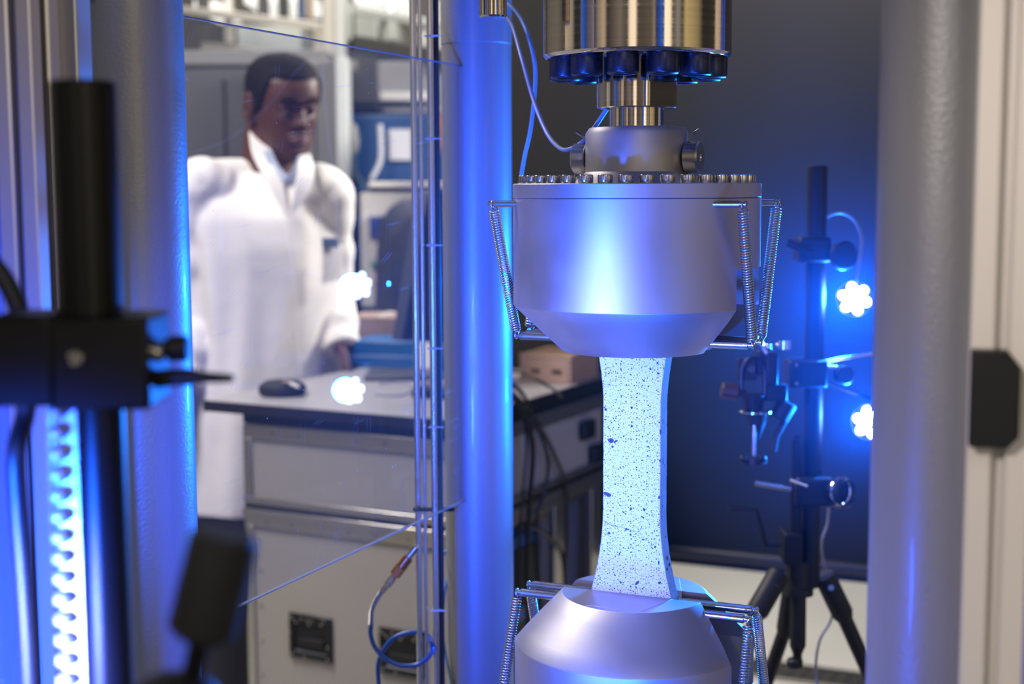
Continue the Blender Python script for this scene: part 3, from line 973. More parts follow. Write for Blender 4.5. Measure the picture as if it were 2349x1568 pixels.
MB().cyl(A_(1729, 1045, -.008), A_(1731, 948, -.008), 4.5 * k_, 14).build('rod', m_steel, ch)
MB().lathe([(30 * k_, 0), (30 * k_, 14 * k_)], 28, A_(1730, 1060), (0, 0, 1)).ball(A_(1705, 1052, -.01), 9 * k_).ball(A_(1750, 1052, -.01), 9 * k_).build('star_knob', m_darkpl, ch)
MB().cyl(A_(1655, 893), A_(1692, 900), 18 * k_, 24, ch=.001).build('side_knob', m_knob, ch)
MB().cyl(A_(1690, 900), A_(1710, 903), 9 * k_, 18).build('knob_shaft', m_darkpl, ch)
MB().box(A_(1768, 0).x, A_(1796, 0).x, -.01, .03, A_(0, 888).z, A_(0, 815).z).box(A_(1770, 0).x, A_(1822, 0).x, .00, .03, A_(0, 928).z, A_(0, 888).z).box(A_(1750, 0).x, A_(1772, 0).x, .0, .02, A_(0, 870).z, A_(0, 812).z).build('bracket', m_darkpl, ch, bevel=.002)
MB().cyl(A_(1785, 960, .01), A_(1808, 920, .01), 24 * k_, 24, ch=.002).tube([A_(1800, 965, .01), A_(1780, 1000, .01), A_(1774, 1035, .01)], 8 * k_, 12).build('pan_handle', m_blackm, ch)
MB().tube([A_(1735, 775), A_(1748, 790), A_(1758, 812)], 5 * k_, 10).ball(A_(1763, 795), 9 * k_).ball(A_(1785, 792), 7 * k_).cyl(A_(1800, 780), A_(1800, 800), 14 * k_, 18).cyl(A_(1757, 812, .01), A_(1757, 830, .01), 8 * k_).build('lock_lever', m_steel, ch)

# ------------------------------------------------------------------ blue LED lamps
def led_lamp(c, target, label):
    q = (Vector(target) - c).normalized()
    t = thing('led_lamp', label, 'lamp', c, 0, 'blue LED lamps on the rear stand')
    MB().lathe([(.012, -.040), (.022, -.034), (.0245, -.006), (.0245, .001), (.0235, .001), (.0225, -.003), (0, -.003)], 40, (0, 0, 0), q).build('housing', m_darkpl, t)
    x = q.cross(Vector((0, 0, 1))).normalized(); y = x.cross(q)
    for k in range(7):
        o = Vector((0, 0, 0)) if k == 0 else (x * math.cos(R(60 * k + 15)) + y * math.sin(R(60 * k + 15))) * .0150
        MB().lathe([(0.0001, .0018), (.004, .0015), (.0062, .0002), (.0066, -.003)], 20, o, q).build('led', m_led, t)
    return t, q


tA, qA = led_lamp(LA, (.02, .75, 1.36), 'glaring blue-white LED lamp, the upper one beside the right column')
tB, qB = led_lamp(LB, (.02, .75, 1.36), 'glaring blue-white LED lamp, the lower one half hidden by the right column')
lamp('blue_rear_lamp', 'SPOT', LA + qA * .02, LA + qA, 60, (.004, .17, 1), .018, 150, .9)
lamp('blue_rear_lamp', 'SPOT', LB + qB * .02, LB + qB, 50, (.004, .17, 1), .018, 150, .9)
lamp('blue_panel_fill', 'POINT', LA + Vector((0, .045, .0)), None, 14.0, (.005, .15, 1), .01)  # added point light behind the lamp to blue the panel

# ------------------------------------------------------------------ dark backdrop panel behind the stand
D0 = at(1600, 784, 3.10); D0.z = 0
def on_panel(px):
    k = (px - 1174.5) / FPX
    t = (k * D0.y - D0.x) / (GD.x - k * GD.y)
    return t
tl, tr_ = on_panel(1105), on_panel(2480)
zbot = at(1600, 1292, 3.10).z
bp = thing('backdrop_panel', 'huge dark grey panel hanging behind the tripod stand, bar along its bottom edge', 'panel', D0, R(GA))
MB().box(tl, tr_, 0, .02, zbot + .02, 3.4).build('sheet', m_panel, bp)
MB().cyl((tl, -.014, zbot + .030), (tr_, -.014, zbot + .030), .013, 20).build('bottom_bar', m_frame, bp)
MB().box(tl, tr_, -.004, .028, zbot - .003, zbot + .020).build('hem', m_blackm, bp)
mb = MB()
for t in (tl + .03, tr_ - .03):
    mb.box(t - .02, t + .02, .02, .06, 0, 3.4)
mb.build('support_post', m_frame, bp)

# ------------------------------------------------------------------ worktop and flight case
CA = -27.0
CC = Vector((-.10, 2.51, 0))
CX = Vector((math.cos(R(CA)), math.sin(R(CA)), 0)); CY = Vector((-math.sin(R(CA)), math.cos(R(CA)), 0))
wt = thing('worktop', 'grey tabletop with black edge lying on the flight case, wooden box on it', 'tabletop', (CC.x, CC.y, 1.048), R(CA))
MB().box(-.555, .012, -.012, .67, .002, .0220).build('board', m_table, wt, bevel=.001)
MB().box(-.558, .015, -.015, .673, 0, .0205).build('edge_band', m_edge, wt)
fc = thing('flight_case', 'tall grey two-part flight case with aluminium edges and black recessed handles', 'case', (CC.x, CC.y, 0), R(CA))
W, Dp = -.468, .655
# upper section
MB().box(W, 0, 0, Dp, .875, 1.030).build('upper_box', m_case, fc, bevel=.002)
MB().box(W - .003, .003, -.003, Dp + .003, 1.030, 1.0475).build('top_frame', m_blackm, fc)
# lower section as a shell open towards the right
mb = MB()
mb.box(W, 0, 0, .012, .10, .850).box(W, W + .012, 0, Dp, .10, .850).box(W, 0, Dp - .012, Dp, .10, .850).box(W, 0, 0, Dp, .10, .115).box(W, 0, 0, Dp, .835, .850)
mb.build('lower_shell', m_case, fc, bevel=.001)
mb = MB().box(-.012, .002, Dp * .62, Dp * .70, .10, .85).box(-.012, .002, Dp - .06, Dp, .10, .85).box(-.012, .002, 0, .03, .10, .85)
mb.build('side_rail', m_casealu, fc, bevel=.001)
# edge extrusions
def extr(name, z0, z1, prot=.005):
    return MB().box(W - prot, prot, -prot, .0, z0, z1).box(0, prot, -prot, Dp + prot, z0, z1).box(W - prot, W, -prot, Dp, z0, z1).build(name, m_casealu, fc, bevel=.0015)
extr('edge_extrusion', .8720, .8860)
extr('edge_extrusion', .8500, .8620, .007)
extr('edge_extrusion', .8280, .8500, .0045)
extr('edge_extrusion', 1.000, 1.028, .004)
MB().box(W - .003, .003, -.004, .001, .862, .872).box(.0, .004, -.004, Dp, .862, .872).build('seam', m_blackm, fc)
MB().box(W - .004, W + .014, -.0045, .004, .10, .828).box(W - .004, W + .014, -.0045, .004, .886, 1.0).build('corner_angle', m_casealu, fc, bevel=.001)
MB().box(-.014, .004, -.0045, .014, .10, .828).box(-.014, .004, -.0045, .014, .886, 1.0).build('corner_angle', m_casealu, fc, bevel=.001)
for z in (.60, .67, .74, .80, .53, .46):
    MB().cyl((W + .028, -.002, z), (W + .028, .001, z), .0025, 12).build('rivet', m_steel, fc)
for x in (-.36, -.23, -.1, -.42, -.17):
    MB().cyl((x, -.006, .839), (x, -.003, .839), .003, 12).build('rivet', m_steel, fc)
    MB().cyl((x + .02, -.006, 1.014), (x + .02, -.003, 1.014), .003, 12).build('rivet', m_steel, fc)
for hx in (-.323, -.118):
    z = .622
    mb = MB()
    # plate with a dished opening
    o1 = [(-.050, -.044), (.050, -.044), (.050, .044), (-.050, .044)]
    i1 = [(-.036, -.029), (.036, -.029), (.036, .029), (-.036, .029)]
    def rr(poly, y): return [Vector((hx + a, y, z + b)) for a, b in poly]
    mb.rings([rr(o1, .0), rr(o1, -.004), rr([(a * .92, b * .92) for a, b in o1], -.006), rr([(a * 1.08, b * 1.08) for a, b in i1], -.006), rr(i1, -.003), rr([(a * .95, b * .95) for a, b in i1], -.0005)], True, True)
    hd = mb.build('recessed_handle', m_blackbolt, fc, bevel=.0015)
    MB().box(hx - .030, hx + .030, -.0045, -.0010, z - .018, z - .002).build('grip_bar', m_rubber, hd, bevel=.0015)
    mb = MB()
    for a, b in ((-.044, .038), (-.038, .034), (-.018, .037), (-.004, .036), (.006, .036), (.034, .037), (.028, .030), (0, .028), (-.030, .028), (-.040, -.035), (.042, -.036), (-.012, -.038), (.042, -.012), (-.046, .006)):
        MB().cyl((hx + a, -.008, z + b), (hx + a, -.0055, z + b), .0022, 10).build('rivet', m_chrome, hd)
for x in (W + .06, -.06):
    for y in (.06, Dp - .06):
        MB().cyl((x - .012, y, .05), (x + .012, y, .05), .05, 24, ch=.004).box(x - .02, x + .02, y - .03, y + .03, .088, .10).build('caster', m_rubber, fc)
# latches on the right side
for y, z in ((Dp - .10, .965), (Dp - .05, .905)):
    MB().box(.003, .018, y - .03, y + .03, z - .02, z + .02).build('latch', m_blackm, fc, bevel=.004)

W2 = lambda x, y, z: CC + CX * x + CY * y + Vector((0, 0, z))
# blue units inside the open rack
for (y, z0, z1, lab) in ((.30, .62, .80, 'blue boxed device in the open side of the flight case, upper'), (.30, .30, .58, 'dark blue device low in the open side of the flight case')):
    t = thing('blue_device', lab, 'device', W2(-.10, y, z0), R(CA))
    MB().box(-.12, .09, -.07, .07, 0, z1 - z0).build('housing', m_bluebox, t, bevel=.006)
    MB().box(.0901, .094, -.055, .055, .03, z1 - z0 - .03).build('front_plate', m_blackm, t, bevel=.002)
    if z0 < .5:
        t.location = W2(-.10, y, .115)
for i, (pts, lab) in enumerate((
    ([(1150, 885, 2.62), (1192, 925, 2.66), (1215, 985, 2.68), (1222, 1050, 2.69), (1214, 1160, 2.70), (1210, 1300, 2.70), (1216, 1600, 2.70)], 'thickest black cable hanging down the side of the flight case'),
    ([(1150, 870, 2.66), (1196, 900, 2.70), (1232, 975, 2.75), (1257, 1060, 2.80), (1248, 1130, 2.79), (1230, 1200, 2.77), (1240, 1400, 2.77)], 'black cable bowing rightward down the flight case side'),
    ([(1150, 880, 2.66), (1205, 930, 2.72), (1245, 990, 2.79), (1275, 1050, 2.84), (1296, 1110, 2.88), (1300, 1200, 2.88), (1296, 1330, 2.88)], 'black cable reaching the far corner of the flight case side'),
    ([(1160, 890, 2.64), (1196, 950, 2.67), (1208, 1010, 2.68), (1203, 1100, 2.68), (1194, 1200, 2.68), (1190, 1380, 2.68)], 'thin black cable nearest the column on the flight case side'),
    ([(1190, 1205, 2.72), (1230, 1210, 2.76), (1262, 1235, 2.82), (1290, 1275, 2.87), (1300, 1400, 2.87)], 'black cable looping low across the open case rack'))):
    wire('power_cable', lab, m_cable, pts, (.0055, .0042, .0042, .003, .0045)[i], group='black cables on the flight case side')

# ------------------------------------------------------------------ things on the worktop
ZT = 1.070
def tpos(px, py):
    """point on the tabletop seen at a pixel"""
    d = CM @ Vector(((px - 1174.5) / FPX, -(py - 784) / FPX, -1))
    k = (ZT - CAMZ) / d.z
    return Vector((0, 0, CAMZ)) + d * k


bx = Vector((.1235, 2.95, ZT))
wb = thing('wooden_box', 'small beech box with finger-jointed corners and two dark slots on the worktop', 'box', bx, R(CA))
MB().box(-.120, 0, 0, .14, .0, .052).build('body', m_wood, wb, bevel=.001)
MB().box(-.121, .001, -.001, .141, .0525, .0600).build('lid', m_wood, wb, bevel=.001)
mb = MB()
for k in range(4):
    z = .004 + k * .0125
    mb.box(-.010, .0007, -.0007, .010, z, z + .006)
mb.build('finger_joints', m_brown, wb)
mb = MB().box(-.093, -.073, -.0006, .004, .020, .027).box(-.045, -.022, -.0006, .004, .020, .028)
mb.build('slots', m_holes, wb)

# monitor seen from its side and back
mb_p = tpos(955, 868)
mn = thing('monitor', 'dark computer monitor leaning back on the worktop, seen from its side', 'monitor', mb_p)
a0, a1 = at(897, 778, 2.80) - mb_p, at(957, 438, 2.86) - mb_p
b0_, b1_ = at(1075, 790, 2.98) - mb_p, at(1105, 425, 3.04) - mb_p
nn = (a1 - a0).cross(b0_ - a0).normalized()
if nn.y > 0: nn = -nn
th = nn * .030
MB().rings([[a0, a1, b1_, b0_], [a0 + th, a1 + th, b1_ + th, b0_ + th]]).build('shell', m_monitor, mn, bevel=.004)
i0 = -nn * .001
c_ = (a0 + a1 + b0_ + b1_) / 4
MB().rings([[c_ + (v - c_) * .94 + i0 for v in (a0, a1, b1_, b0_)], [c_ + (v - c_) * .94 + i0 * 2 for v in (a0, a1, b1_, b0_)]]).build('screen', m_screen, mn)
MB().tube([Vector((.06, .05, .01)), Vector((.07, .04, .08)), c_ + th * .8 + Vector((0, 0, -.06))], .016, 14).build('neck', m_monitor, mn)
MB().box(-.11, .10, -.04, .09, 0, .012).build('foot', m_monitor, mn, bevel=.004)

# blue case with pale trim
t = thing('blue_case', 'flat blue plastic case with lighter trim lying behind the monitor foot', 'case', tpos(880, 850) + Vector((0, .08, 0)), R(-14))
MB().box(-.075, .09, -.03, .10, 0, .022).box(-.075, .09, -.03, .10, .030, .062).build('shell', m_bluebox, t, bevel=.004)
MB().box(-.077, .092, -.032, .102, .022, .030).build('trim', m_bluelt, t, bevel=.001)
# brown board box behind
t = thing('cardboard_box', 'brown cardboard box on a dark blue trolley behind the blue case', 'box', at(850, 800, 3.75), R(-8))
MB().box(-.06, .10, 0, .16, 0, .085).build('carton', m_brown, t, bevel=.003)
MB().box(.015, .03, -.001, .161, .0852, .0862).build('tape', m_beige, t)
bz = at(850, 800, 3.75).z
t = thing('trolley', 'dark blue trolley carrying the brown cardboard box', 'trolley', (at(850, 800, 3.75).x, 3.75, 0), R(-8))
MB().box(-.12, .16, -.05, .25, bz - .035, bz - .001).box(-.12, .16, -.05, .25, .12, .15).build('shelf', m_teal, t, bevel=.004)
for x in (-.11, .15):
    for y in (-.04, .24):
        MB().cyl((x, y, .03), (x, y, bz - .01), .012, 12).ball((x, y, .03), .03, 14, 8).build('leg', m_teal, t)

# white cup-like container and small dark bits beside the tubes
t = thing('white_carton', 'white carton standing on the worktop behind the slim tubes', 'carton', tpos(990, 845), R(-20))
MB().rings([[(-.033, -.018, 0), (.045, -.018, 0), (.045, .03, 0), (-.033, .03, 0)], [(-.026, -.018, .068), (.045, -.018, .068), (.045, .03, .068), (-.026, .03, .068)]]).build('carton', m_white, t, bevel=.002)
t = thing('power_adapter', 'dark power adapter with a pinkish label beside the white carton', 'adapter', tpos(1000, 912), R(-27))
MB().box(-.045, .04, -.02, .03, 0, .022).build('body', m_darkpl, t, bevel=.004)
MB().box(-.02, .03, -.012, .02, .0222, .034).build('label_block', m_brown, t, bevel=.002)
wire('desk_cable', 'thin grey cable curling over the worktop left of the slim tubes', m_cablegr,
     [(860, 905, 2.66), (890, 907, 2.655), (925, 905, 2.66), (950, 893, 2.70), (940, 882, 2.74), (905, 877, 2.77), (870, 880, 2.76)], .0022)
wire('desk_cable', 'black cable lying in front of the wooden box on the worktop', m_cable,
     [(1150, 850, 2.80), (1190, 853, 2.80), (1225, 868, 2.76), (1258, 886, 2.76), (1276, 898, 2.745), (1290, 912, 2.72)], .0028)

# black pouch with a pen
tp = tpos(648, 905)
t = thing('tool_pouch', 'low black oval tool pouch with white pen on the worktop in front of man', 'pouch', tp, R(-10))
MB().lathe([(.001, 0), (.042, 0), (.048, .008), (.046, .020), (.034, .028), (.020, .030), (.001, .031)], 40).build('body', m_rubber, t)
MB().cyl((.018, -.025, .030), (.048, -.040, .022), .0035, 12).build('pen', m_white, t)
MB().ball((.018, -.030, .030), .006, 12, 8, 1.6, 1, .5).build('tab', m_brown, t)
for o in list(t.children):
    o.scale = (1, 1, 1)

# ------------------------------------------------------------------ blue air hose with brass coupling
YH = 1.60
HP = lambda px, py, d=0: at(px, py, YH + d)
kH = YH / FPX
ah = thing('air_hose', 'bright blue coiled air hose with brass quick coupling hanging by the slim tubes', 'hose', HP(880, 1400))
o_ = HP(880, 1400)
hp = [(852, 1430), (850, 1452), (858, 1480), (878, 1505), (905, 1522), (935, 1527), (965, 1520), (990, 1495), (985, 1462), (960, 1450), (930, 1452), (900, 1465), (880, 1490), (868, 1520), (868, 1560), (875, 1620), (880, 1800), (890, 2100)]
MB().tube(cat([HP(a, b, -.01 if i < 8 else .006) - o_ for i, (a, b) in enumerate(hp)], 10), 5.5 * kH, 14).build('hose', m_hose, ah)
# bend spring
pp = cat([HP(a, b, -.01) - o_ for a, b in ((877, 1355), (862, 1378), (853, 1402), (851, 1432))], 40)
hel = []
for i, p in enumerate(pp):
    t = (pp[min(i + 1, len(pp) - 1)] - pp[max(i - 1, 0)]).normalized()
    a = t.cross(Vector((0, 1, 0))).normalized(); b = a.cross(t)
    for s_ in range(1):
        an = i * 2 * math.pi / 8
        hel.append(p + (a * math.cos(an) + b * math.sin(an)) * 6.5 * kH)
MB().tube(hel, 1.1 * kH, 6).build('bend_spring', m_chrome, ah, sharp=80)
MB().tube(pp, 4.6 * kH, 12).build('hose_end', m_hose, ah)
d0, d1 = HP(876, 1357, -.01) - o_, HP(952, 1258, -.005) - o_
ax = d1 - d0
def seg(t0, t1, r, mat, nm, n=24, ch=.0006):
    return MB().cyl(d0 + ax * t0, d0 + ax * t1, r * kH, n, ch=ch).build(nm, mat, ah)
seg(0, .16, 7, m_steel, 'ferrule', 6)
seg(.14, .34, 9, m_steel, 'nut', 6)
seg(.32, .40, 7, m_brass, 'neck')
seg(.38, .58, 13, m_brass, 'coupler_body', 6)
for k in range(5):
    seg(.58 + k * .045, .61 + k * .045, 14 - .3 * k, m_brass, 'coupler_ring', 28, .0003)
seg(.58, .80, 12.5, m_brass, 'coupler_sleeve')
seg(.80, 1.05, 7.5, m_steel, 'plug')
wire('thin_air_line', 'thin teal air line dangling down right of the slim tubes', m_cableteal,
     [(985, 1255, 1.66), (1003, 1275, 1.66), (1030, 1262, 1.67), (1030, 1300, 1.67), (1018, 1370, 1.66), (1016, 1460, 1.66), (1030, 1540, 1.65), (1048, 1620, 1.64)], .0018)

# ------------------------------------------------------------------ people
def head_mesh(mb, T, s=1.0, hair=None):
    """head of height .235 m with face towards -Y, chin at z=0 ; T is a 4x4. hair = mask mode"""
    nz_, na = 64, 72
    H = .235
    def prof(u):
        # half width, front, back as fraction of z
        tab = [(0.0, .020, -.070, -.030), (.05, .036, -.083, -.006), (.12, .048, -.087, .022), (.22, .058, -.086, .052), (.33, .066, -.085, .078),
               (.45, .0715, -.085, .090), (.55, .0745, -.086, .098), (.66, .0765, -.089, .102), (.76, .0745, -.084, .100), (.86, .066, -.068, .088), (.93, .052, -.048, .068), (.975, .033, -.024, .044), (1.0, .006, .004, .016)]
        for i in range(len(tab) - 1):
            if tab[i][0] <= u <= tab[i + 1][0]:
                k = (u - tab[i][0]) / (tab[i + 1][0] - tab[i][0])
                k = k * k * (3 - 2 * k) if False else k
                return [tab[i][j] + (tab[i + 1][j] - tab[i][j]) * k for j in (1, 2, 3)]
        return tab[-1][1:]
    g = lambda x, c, w_: math.exp(-((x - c) / w_) ** 2)
    rs = []
    for i in range(nz_ + 1):
        u = i / nz_
        hw, f, b = prof(u)
        cy = (f + b) / 2; hd = (b - f) / 2
        ring = []
        for j in range(na):
            a = 2 * math.pi * j / na
            ca, sa = math.cos(a), math.sin(a)
            e = .86
            x = hw * math.copysign(abs(ca) ** e, ca)
            y = cy + hd * math.copysign(abs(sa) ** e, sa)
            z = u * H
            front = max(0, -sa)
            # nose, brow, sockets, lips, chin, cheekbones
            d = 0
            d += .026 * g(x, 0, .0105) * g(u, .385, .045) * front
            d += .014 * g(x, 0, .010) * g(u, .46, .06) * front
            d += .008 * g(abs(x), .013, .007) * g(u, .365, .025) * front
            d += .0055 * g(u, .585, .030) * g(x, 0, .045) * front
            d -= .0085 * g(abs(x), .031, .014) * g(u, .50, .035) * front
            d += .007 * g(x, 0, .020) * g(u, .255, .022) * front
            d += .005 * g(x, 0, .019) * g(u, .205, .018) * front
            d -= .004 * g(x, 0, .018) * g(u, .231, .008) * front
            d -= .004 * g(x, 0, .022) * g(u, .155, .02) * front
            d += .006 * g(x, 0, .020) * g(u, .075, .04) * front
            d += .004 * g(abs(x), .048, .016) * g(u, .42, .05) * front
            y -= d
            v = Vector((x, y, z))
            if hair is not None:
                n_ = Vector((x / hw, (y - cy) / hd, (u - .62) * 1.6)).normalized()
                v = v + n_ * hair
            ring.append(T @ (v * s))
        rs.append(ring)
    if hair is None:
        mb.rings(rs)
    else:
        # keep only faces above the hairline
        k = len(mb.v)
        for r in rs: mb.v += r
        for i in range(nz_):
            u = (i + .5) / nz_
            for j in range(na):
                sa = math.sin(2 * math.pi * (j + .5) / na)
                line = .81 if sa < -.62 else (.81 - (sa + .62) * .9 if sa < -.30 else (.52 - (sa + .30) * .3 if sa < -.05 else .445 - (sa + .05) * .17))
                if u > line:
                    mb.f.append((k + i * na + j, k + i * na + (j + 1) % na, k + (i + 1) * na + (j + 1) % na, k + (i + 1) * na + j))


def ear(mb, T, sx, s=1.0):
    pts = []
    for j in range(16):
        a = 2 * math.pi * j / 16
        pts.append(T @ (Vector((sx * (.078 + .006 * (1 + math.cos(a)) * .5), .016 + .014 * math.cos(a), .112 + .030 * math.sin(a))) * s))
    mb.tube(pts, .0045 * s, 8, closed=True)
    c = T @ (Vector((sx * .077, .014, .110)) * s)
    mb.ball(c, .018 * s, 12, 8, .35, .75, 1.35)


def hand_mesh(mb, w, d, side, spread=Vector((1, 0, 0))):
    """palm and five fingers starting at wrist w along d"""
    d = d.normalized()
    a = d.cross(spread).normalized(); b = a.cross(d).normalized()   # b across the palm
    for t in (-.5, -.17, .17, .5):
        p0 = w + b * t * .045
        mb.tube([w - d * .02 + b * t * .03, p0 + d * .03, p0 + d * .085 + b * t * .022], .0125, 10)
    for t, L in ((-.5, .072), (-.17, .080), (.17, .074), (.5, .058)):
        s0 = w + b * t * .068 + d * .080
        mb.tube([s0, s0 + d * L * .45 - a * .004, s0 + d * L * .8 - a * .014, s0 + d * L * .95 - a * .026], lambda q: .0088 - .002 * q, 10)
    s0 = w + b * (-.5 * .06) * side + d * .030
    o = b * (-side)
    mb.tube([s0, s0 + o * .022 + d * .02 - a * .006, s0 + o * .036 + d * .045 - a * .012, s0 + o * .040 + d * .066 - a * .014], lambda q: .0115 - .003 * q, 10)


def remesh(o, vox, sm=4):
    r = o.modifiers.new('remesh', 'REMESH'); r.mode = 'VOXEL'; r.voxel_size = vox; r.use_smooth_shade = True
    s_ = o.modifiers.new('smooth', 'SMOOTH'); s_.factor = .5; s_.iterations = sm
    return o


def loft(mb, levels, T=Matrix.Identity(4), n=56, fold=0.0, seed=0):
    rs = []
    for (z, cx, cy, a_, b_) in levels:
        ring = []
        for j in range(n):
            t = 2 * math.pi * j / n
            e = .85
            x = a_ * math.copysign(abs(math.cos(t)) ** e, math.cos(t)); y = b_ * math.copysign(abs(math.sin(t)) ** e, math.sin(t))
            if fold:
                k = fold * (math.sin(7 * t + 3 * z + seed) * .5 + math.sin(12 * t - 5 * z) * .35 + noise.noise(Vector((math.cos(t) * 2.4, math.sin(t) * 2.4, z * 5 + seed))) * 1.3)
                x *= 1 + k; y *= 1 + k
            ring.append(T @ Vector((cx + x, cy + y, z)))
        rs.append(ring)
    return mb.rings(rs)


def dense(levels, k=6):
    out = []
    for i in range(len(levels) - 1):
        a, b, c, d = levels[max(i - 1, 0)], levels[i], levels[i + 1], levels[min(i + 2, len(levels) - 1)]
        for j in range(k):
            t = j / k
            out.append((b[0] + (c[0] - b[0]) * t,) + tuple(.5 * (2 * b[q] + (c[q] - a[q]) * t + (2 * a[q] - 5 * b[q] + 4 * c[q] - d[q]) * t * t + (3 * b[q] - a[q] - 3 * c[q] + d[q]) * t ** 3) for q in range(1, 5)))
    out.append(levels[-1])
    return out


# ---- man in the lab coat
YP = 3.30
root = Vector((at(606, 784, YP).x, YP, 0))
man = thing('person', 'person in white lab coat standing behind the acrylic screen, looking down', 'person', root)
yaw = R(27)
TB = Matrix.Rotation(yaw, 4, 'Z')
hc = at(648, 352, YP - .03) - root        # chin area
TH = Matrix.Translation(hc + Vector((-.010, .045, -.004))) @ Matrix.Rotation(R(36), 4, 'Z') @ Matrix.Rotation(R(12), 4, 'X') @ Matrix.Rotation(R(-2), 4, 'Y')
mb = MB()
head_mesh(mb, TH, .985)
ear(mb, TH, -1); ear(mb, TH, 1)
nk = TH @ Vector((0, .045, .085)); nb = Vector((.012, .02, 1.40))
mb.tube([nk, nk * .6 + nb * .4, nk * .25 + nb * .75, nb], lambda t: .064 + .012 * t, 28)
loft(mb, dense([(.90, 0, 0, .140, .095), (1.10, 0, 0, .130, .09), (1.30, 0, 0, .150, .10), (1.42, 0, 0, .150, .085), (1.47, 0, 0, .10, .07), (1.50, 0, .01, .055, .06)], 3), TB)
shl, ell, wrl = at(757, 438, YP + .02) - root, at(768, 660, YP + .07) - root, at(786, 800, YP - .04) - root
hal = at(806, 868, YP - .10) - root
shr, elr, wrr = at(440, 425, YP - .10) - root, at(468, 700, YP - .06) - root, at(420, 880, YP - .14) - root
for s3, e3, w3 in ((shl, ell, wrl), (shr, elr, wrr)):
    mb.tube([TB @ Vector((0, 0, 1.41)) * .35 + s3 * .65, s3, s3 * .5 + e3 * .5, e3, e3 * .5 + w3 * .5, w3], lambda t: .038 - .012 * t, 18)
hand_mesh(mb, wrl, hal - wrl, 1, Vector((0, -1, .2)))
hand_mesh(mb, wrr, Vector((.05, -.05, -1)), -1, Vector((0, 1, 0)))
for sx in (-1, 1):
    hp_ = TB @ Vector((sx * .085, 0, .92)); kn_ = TB @ Vector((sx * .10, -.01, .50)); an_ = TB @ Vector((sx * .105, .02, .09))
    mb.tube([hp_, hp_ * .5 + kn_ * .5, kn_, kn_ * .5 + an_ * .5, an_], lambda t: .080 - .040 * t, 20)
body = mb.build('body', m_skin, man)
remesh(body, .0042, 3)
# hair
mb = MB()
head_mesh(mb, TH, .985, hair=.0055)
hr = mb.build('hair', m_hair, man)
sol = hr.modifiers.new('solid', 'SOLIDIFY'); sol.thickness = .006; sol.offset = -1
# eyes, brows, lips, stubble
for sx in (-1, 1):
    e = MB().ball(TH @ Vector((sx * .0305, -.0700, .1165)), .0118, 18, 12).build('eye', m_eye, man)
    MB().ball(TH @ Vector((sx * .0305, -.0793, .1125)), .0055, 12, 8).build('iris', m_iris, e)
    ed = MB()
    ed.tube([TH @ Vector((sx * (.016 + .030 * k / 6), -.0835 + .010 * (k / 6) ** 2, .1245 + .0035 * math.sin(math.pi * k / 6) - .001)) for k in range(7)], .0030, 8)
    ed.ball(TH @ Vector((sx * .0305, -.0695, .1195)), .0128, 18, 12, 1.1, 1, .9)
    ed.build('eyelid', m_skin, e)
    MB().tube([TH @ Vector((sx * (.012 + .036 * k / 6), -.0925 + .014 * (k / 6) ** 2, .1405 + .004 * math.sin(math.pi * k / 6))) for k in range(7)], .0040, 8).build('eyebrow', m_hair, man)
MB().tube([TH @ Vector((-.024 + .048 * k / 8, -.0955 + .011 * abs(k / 4 - 1) ** 2, .0560 - .002 * abs(k / 4 - 1))) for k in range(9)], lambda t: .0028 + .0038 * math.sin(math.pi * t), 10).tube(
    [TH @ Vector((-.021 + .042 * k / 8, -.0945 + .010 * abs(k / 4 - 1) ** 2, .0475 + .003 * abs(k / 4 - 1) ** 2)) for k in range(9)], lambda t: .0025 + .0042 * math.sin(math.pi * t), 10).build('lips', m_lip, man)
mb = MB()
mb.tube([TH @ Vector((-.026 + .052 * k / 8, -.0925 + .016 * abs(k / 4 - 1) ** 2, .0665 - .006 * abs(k / 4 - 1) ** 2)) for k in range(9)], lambda t: .0035 + .002 * math.sin(math.pi * t), 8)
mb.build('moustache', m_stubble, man)
mb = MB()
for t in range(0, 17):
    pass
rsb = []
for i in range(9):
    u = i / 8
    ring_ = []
    for j in range(25):
        a = math.pi * (j / 24)            # ear to ear around the jaw
        x = math.cos(a); y = -math.sin(a)
        zz = .004 + u * (.034 + .028 * abs(x) ** 2)
        hw = .050 + .24 * zz * (1 - zz * 2); fr = -.088
        ring_.append(TH @ Vector((x * hw * 1.02, (-.03 + (.0605) * y) if True else 0, zz)))
    rsb.append(ring_)
# coat
mb = MB()
loft(mb, dense([(.745, 0, 0, .205, .165), (.95, 0, 0, .190, .150), (1.10, 0, 0, .172, .132), (1.25, 0, 0, .174, .124), (1.34, 0, 0, .184, .119), (1.41, 0, .004, .196, .110), (1.45, 0, .008, .184, .096), (1.485, .0, .012, .120, .080), (1.515, 0, .016, .074, .070)], 8), TB, 96, fold=.042, seed=1.3)
for s3, e3, w3, rw in ((shl, ell, wrl, .048), (shr, elr, wrr, .05)):
    m1 = TB @ Vector((0, 0, 1.43))
    path = cat([m1 * .45 + s3 * .55 + Vector((0, 0, .018)), s3 + Vector((0, 0, .006)), s3 * .5 + e3 * .5, e3, e3 * .5 + w3 * .5, w3], 10)
    ph = rw * 100
    sg = -1 if s3 is shr else 1
    mb.tube([TB @ Vector((sg * .035, .018, 1.500)), (TB @ Vector((sg * .06, .012, 1.465))) * .6 + s3 * .4 + Vector((0, 0, .024)), s3 + Vector((0, 0, .004))], lambda t: .050, 24)
    mb.tube(path, lambda t: (.053 - .012 * t) * (1 + .05 * math.sin(t * 34 + ph) + .04 * math.sin(t * 61)), 30)
coat = mb.build('lab_coat', m_coat, man)
remesh(coat, .0060, 3)


